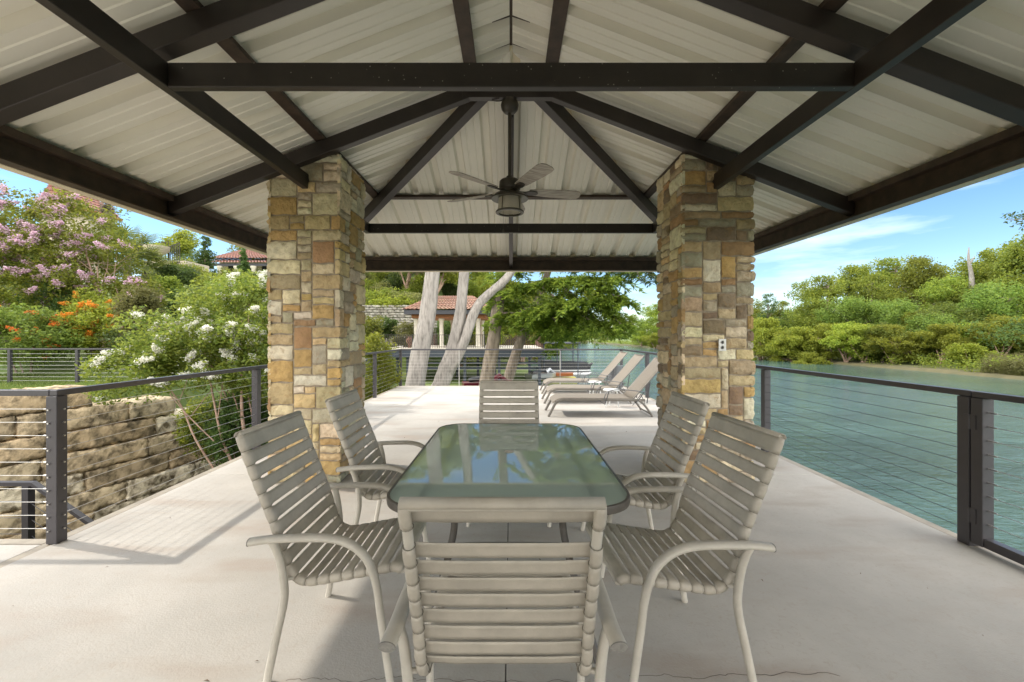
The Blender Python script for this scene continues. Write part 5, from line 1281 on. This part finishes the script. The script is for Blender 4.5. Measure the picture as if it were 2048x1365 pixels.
def hip_roof(parent, x0, x1, y0, y1, z0, h, ridge=.5, name='roof'):
    mb = MB(); dx = min((x1-x0),(y1-y0))/2*1.0; ym = (y0+y1)/2; xa, xb = x0+dx*ridge*2*.5+0, x1-dx*ridge*2*.5
    A, B, C_, D_ = (x0,y0,z0),(x1,y0,z0),(x1,y1,z0),(x0,y1,z0); r0 = (xa,ym,z0+h); r1 = (xb,ym,z0+h)
    tiled_slope(mb, A, B, r1, r0); tiled_slope(mb, B, C_, r1, r1); tiled_slope(mb, C_, D_, r0, r1); tiled_slope(mb, D_, A, r0, r0)
    return mb.build(name, M['terradark'] if parent.name.startswith('house') else M['terracotta'], parent, world=True)
# neighbouring dock
DK = 30.5
dk = thing('dock', 'raised dock with iron railing on dark steel posts beyond the trunks', 'dock', (-3.4, DK, -2.2))
xa, xb = P(752,0,DK).x, P(1087,0,DK).x; zt = EYE - 25/FPX*DK; zf = EYE - 43/FPX*DK
b = MB(); b.box(xa, xb, DK, DK+9, zt-.12, zt); b.build('platform', M['whitestone'], dk, world=True)
b = MB(); b.box(xa+.05, xb-.03, DK+.04, DK+.2, zf, zt-.123); b.box(xb-.2, xb-.03, DK+.2, DK+9, zf, zt-.123); b.build('fascia_beam', M['navy'], dk, world=True)
for px in (790, 812, 882, 897, 928, 945, 985, 998, 1065, 1080):
    X = P(px,0,DK).x; yy = DK+.5 if px % 2 == 0 else DK+5
    b = MB(); b.box(X-.1, X+.1, yy, yy+.2, -3.0, zf); b.build('post', M['navy'], dk, world=True)
for py, yy in ((727, DK+.7), (738, DK+.72)):
    z = EYE-(py-CY0)/FPX*DK; b = MB(); b.box(xa+2, xb-.2, yy, yy+.12, z-.1, z+.05); b.build('crossbeam', M['navy'], dk, world=True)
b = MB(); b.box(xa-.2, xa+1.0, DK-3.5, DK+1, EYE-105/FPX*DK, zf-.0); b.build('side_wall', M['navy'], dk, world=True)
ir = MB(); h = .98
def iron_run(mb, p0, p1, base, h, sp=.16, scroll=True):
    p0 = Vector(p0); p1 = Vector(p1); L_ = (p1-p0).length; n = int(L_/sp); d_ = (p1-p0).normalized()
    mb.beam((*p0.xy, base+h-.04), (*p1.xy, base+h-.04), .04, .035); mb.beam((*p0.xy, base+.08), (*p1.xy, base+.08), .03, .03)
    for k in range(n+1):
        q = p0.lerp(p1, k/n); big = k % 16 == 0; w_ = .035 if big else .014
        seg = (k // 8) % 3 == 1 and scroll
        mb.box(q.x-w_, q.x+w_, q.y-w_, q.y+w_, base, base+h-.04)
        if seg:
            for zc in (.28,.52,.76):
                ring = [q + d_*(.055 + .07*math.cos(a)) + Vector((0,0,base+zc+.10*math.sin(a)-q.z)) for a in [2*math.pi*i/10 for i in range(11)]]; mb.tube(ring, .014, 5, cap=False)
iron_run(ir, (xa, DK+.06, 0), (xb, DK+.06, 0), zt, h); ir.build('iron_railing', M['iron'], dk, world=True)
ir = MB(); iron_run(ir, (xb-.05, DK+.06, 0), (xb-.05, DK+8.9, 0), zt, h); iron_run(ir, (xa, DK+8.9, 0), (xb, DK+8.9, 0), zt, h); ir.build('iron_railing', mat('iron_brown', (.12,.06,.045), .6), dk, world=True)
# tiled pavilion on the dock
tp = thing('tiled_pavilion', 'small pavilion with red tile roof and pale round columns on the dock', 'pavilion', (-4.6, 34, zt))
px0, px1 = P(806,0,32).x, P(985,0,32).x; ze = EYE + 52/FPX*32
hip_roof(tp, px0, px1, 31.8, 37.6, ze, 1.25, .62)
b = MB(); b.box(px0+.1, px1-.1, 31.9, 37.5, ze-.33, ze-.02); b.build('eave_band', M['darktrim'], tp, world=True)
b = MB(); b.box(px0+.55, px1-.55, 32.4, 37.0, ze-.62, ze-.335); b.build('soffit', M['cedar'], tp, world=True)
for px, yy in ((832,32.8),(883,32.8),(956,32.8),(964,36.6),(905,36.6),(838,36.6)):
    X = (px-CX0)/FPX*yy; b = MB(); hh = ze-.62-zt
    b.lathe([(0,0),(.24,0),(.24,.12),(.19,.16),(.17,.25),(.155,hh-.3),(.18,hh-.2),(.23,hh-.12),(.23,hh),(0,hh)], (X, yy, zt), 18); b.build('column', M['whitestone'], tp, world=True, smooth=40)
pt = thing('terracotta_pot', 'terracotta urn on the dock by the left part of the iron railing', 'pot', ((819-CX0)/FPX*31.2, 31.2, zt))
b = MB(); b.lathe([(0,0),(.14,0),(.1,.1),(.2,.35),(.24,.6),(.16,.75),(.2,.85),(.17,.85),(.12,.7),(0,.7)], n=18); b.build('urn_body', M['terracotta'], pt, smooth=40)
# red tiled house
hs = thing('house', 'long house with red tile roof and pale columns behind the slim conifers', 'house', (-25, 46, 5))
hx0, hx1 = P(415,0,44).x, P(600,0,44).x; hz = EYE + (CY0-524)/FPX*44
hip_roof(hs, hx0, hx1, 44, 53, hz+.35, 1.9, .3)
b = MB(); tiled_slope(b, (hx0-.3, 42.6, hz-.35), (hx1, 42.6, hz-.35), (hx1, 44.6, hz+.2), (hx0-.3, 44.6, hz+.2)); b.build('porch_roof', M['terradark'], hs, world=True)
b = MB(); b.box(hx0+.4, hx1-.3, 45.2, 52.5, 5.2, hz+.34); b.build('wall', M['stucco'], hs, world=True)
b = MB(); b.box(hx0-.1, hx1-.2, 42.8, 43.0, hz-.62, hz-.36); b.build('porch_beam', M['darktrim'], hs, world=True)
for k in range(6):
    X = hx0+.3+(hx1-hx0-1)*k/5; b = MB(); b.lathe([(.2,5.2),(.2,hz-.9),(.28,hz-.8),(.28,hz-.63)], (X, 42.9, 0), 14); b.build('column', M['whitestone'], hs, world=True, smooth=40)
for k in range(4):
    X = hx0+1.4+(hx1-hx0-2.4)*k/4; b = MB(); b.box(X, X+1.1, 45.12, 45.19, 6.0, hz-.1); wn = b.build('window', M['winglass'], hs, world=True)
h2 = thing('house', 'house with red tile roof partly hidden behind the pink myrtle', 'house', (-35, 34, 6))
a = P(100,340,32)
b = MB(); ex, ez = P(205,425,32).x, P(205,425,32).z; rx, rz_ = P(128,372,32).x, P(128,372,32).z
tiled_slope(b, (ex, 31, ez), (ex, 33.5, ez), (rx, 33.5, rz_+.3), (rx, 31, rz_+.3)); tiled_slope(b, (rx-1.2, 30.9, ez), (ex, 30.9, ez), (rx, 32.2, rz_+.3), (rx-1.2, 32.2, rz_+.3)); b.add([(ex,31,ez-.03),(ex,33.5,ez-.03),(rx,33.5,rz_+.27),(rx,31,rz_+.27)],[(0,1,2,3)]); b.add([(rx-1.2,30.95,ez-.02),(ex,30.95,ez-.02),(rx,32.2,rz_+.28),(rx-1.2,32.2,rz_+.28)],[(0,1,2,3)]); b.build('roof', M['terradark'], h2, world=True)
b = MB(); b.beam((ex+.05, 30.9, ez-.28), (ex+.05, 33.5, ez-.28), .2, .2); b.beam((rx-1.2, 30.85, ez-.28), (ex+.15, 30.85, ez-.28), .2, .2); b.build('eave', M['cedar'], h2, world=True)
b = MB(); b.box(rx-1.2, ex-.5, 31.4, 33.4, 5.5, ez-.1); b.build('wall', M['stucco'], h2, world=True)
# terrace with iron fence and planter
tz_ = EYE + (CY0-522)/FPX*26
te = thing('terrace', 'ivy covered terrace wall with curving iron fence below the sky', 'terrace', (-20.5, 26, 4.5))
b = MB(); b.box(P(285,0,26).x, P(372,0,26).x, 26, 28, 3.5, tz_); b.build('wall', M['stucco'], te, world=True)
b = MB(); iron_run(b, (P(335,0,26).x, 26.1, 0), (P(385,0,26).x, 25.0, 0), tz_-.35, 1.25, .30); iron_run(b, (P(230,0,27).x, 27.5, 0), (P(335,0,26).x, 26.1, 0), tz_+.0, 1.2, .30, False); b.build('iron_fence', M['iron'], te, world=True)
pl_ = thing('planter', 'wide stone planter bowl on the terrace wall', 'planter', tuple(P(313,522,25.6)))
b = MB(); b.lathe([(0,0),(.28,0),(.2,.15),(.3,.35),(.62,.62),(.68,.85),(.6,.85),(.5,.6),(0,.6)], n=22); b.build('bowl', M['stucco'], pl_, smooth=40)
v, f = leaves([(random.uniform(-.4,.4), random.uniform(-.4,.4), .9) for _ in range(14)], 50, .22, .1, .8, .4, np.random.default_rng(3)); npmesh('plants', v, f, M['L_mid'], pl_)

# ---------------------------------------------------------------- boats
def hull(mb, L_, W, H, n=14, nose=.35, z=0):
    """boat hull along x, bow at +x"""
    secs = []
    for i in range(n+1):
        t = i/n; x = -L_/2 + L_*t; w_ = W/2*(1 if t < 1-nose else math.sqrt(max(0, 1-((t-(1-nose))/nose)**2))); w_ = max(w_, .02); rise = H*.35*max(0, (t-.6)/.4)**2
        secs.append([(x,-w_,z+H+rise*.4),(x,-w_*.85,z+H*.35+rise),(x,0,z+rise),(x,w_*.85,z+H*.35+rise),(x,w_,z+H+rise*.4)])
    b0 = [p for s in secs for p in s]
    fs = [(i*5+k, i*5+k+1, (i+1)*5+k+1, (i+1)*5+k) for i in range(n) for k in range(4)] + [(i*5+4, i*5, (i+1)*5, (i+1)*5+4) for i in range(n)] + [(0,4,3,2,1)]
    mb.add(b0, fs)
BD = 40
pb = thing('pontoon_boat', 'black pontoon boat moored under a dark canopy at the end of the dock', 'boat', (P(1128,0,BD).x, BD, -2.2), R(8))
for y in (-.8,.8):
    b = MB(); b.tube([(-2.3,y,.12),(1.9,y,.12),(2.4,y,.25)], [.3,.3,.08], 14); b.build('pontoon', M['silver'], pb, smooth=50)
b = MB(); b.box(-2.3,2.2,-1.15,1.15,.42,.52); b.build('boat_deck', M['silver'], pb)
b = MB(); b.box(-2.2,2.0,-1.12,-1.06,.52,1.2); b.box(-2.2,2.0,1.06,1.12,.52,1.2); b.box(1.95,2.0,-1.05,1.05,.52,1.2); b.build('side_panel', M['black'], pb)
b = MB(); b.box(-2.0,-1.2,-.95,.95,.53,1.35); b.build('seat', M['black'], pb, bevel=.05); b = MB(); b.box(.8,1.7,-.95,-.2,.53,1.25); b.build('seat', M['black'], pb, bevel=.05)
b = MB(); b.tube([(2.4,0,.2),(2.5,0,.9),(2.75,0,1.05)], [.1,.16,.12], 10); b.build('outboard_motor', M['black'], pb, smooth=50)
cn = thing('boat_canopy', 'black flat boat canopy on thin posts over the pontoon boat', 'canopy', (P(1118,0,BD-1).x, BD-1, -2.2))
b = MB(); vs = []
for i in range(7):
    for j in range(5): x = -1.7+3.4*i/6; y = -1.6+3.2*j/4; vs.append((x,y,2.95+.10*(1-(y/1.6)**2)))
b.add(vs, [(i*5+j,i*5+j+1,(i+1)*5+j+1,(i+1)*5+j) for i in range(6) for j in range(4)]); b.build('canopy_top', M['black'], cn, solid=.08, smooth=60)
for x in (-1.5,0,1.5):
    for y in (-1.5,1.5): b = MB(); b.tube([(x,y,0),(x,y,2.95)], .05, 8); b.build('post', M['navy'], cn)
b = MB(); b.tube([(-1.5,-1.5,1.9),(0,-1.5,2.9),(1.5,-1.5,1.9)], .03, 6); b.build('brace', M['navy'], cn)
ky = thing('kayak', 'orange kayak resting on the yellow float beside the dock', 'kayak', (P(1112,0,36).x, 36, -2.02), R(-6)); b = MB(); hull(b, 2.9, .7, .35, nose=.45); b.build('hull', M['orange'], ky, smooth=50)
yf = thing('float', 'flat yellow float on the green water under the kayak', 'float', (P(1112,0,36).x, 36, -2.2)); b = MB(); b.box(-1.7,1.7,-.7,.7,-.05,.14); b.build('float_slab', M['yellow'], yf, bevel=.05)
def jetski(label, loc, rz, m):
    j = thing('jet_ski', label, 'jet ski', loc, rz, 'jet skis by the dock'); b = MB(); hull(b, 2.9, 1.05, .5, nose=.5); b.build('hull', m, j, smooth=40)
    b = MB(); b.tube([(-1.1,0,.62),(-.2,0,.72),(.3,0,.75)], [.2,.24,.18], 10, r2=[.12,.15,.14]); b.build('saddle', M['black'], j, smooth=60)
    b = MB(); b.tube([(.3,0,.6),(.7,0,.82),(1.25,0,.5)], [.3,.26,.1], 10, r2=[.2,.16,.06]); b.build('cowl', m, j, smooth=60)
    b = MB(); b.tube([(.42,-.38,.98),(.5,0,.92),(.42,.38,.98)], .03, 8); b.build('handlebar', M['black'], j, smooth=60); return j
jetski('maroon jet ski on the near side under the dock, seen over the far chair', (P(975,0,25).x, 25, EYE-97/FPX*25-.35), R(14), M['red'])
jetski('grey-white jet ski moored between the dock posts and the kayak', (P(1085,0,35).x, 35, -2.15), R(35), M['silver'])
ch = thing('slipway_rock', 'pale flat rock ledge by the foot of the forked trunk', 'rock', (P(945,0,24).x, 24, EYE-100/FPX*24-.4))
b = MB(); b.prism([(-1.6,-.5),(-.9,-.8),(.8,-.7),(1.7,-.2),(1.4,.6),(0,.8),(-1.3,.5)], 0, .35); b.build('rock_slab', M['limestone'], ch, bevel=.06)
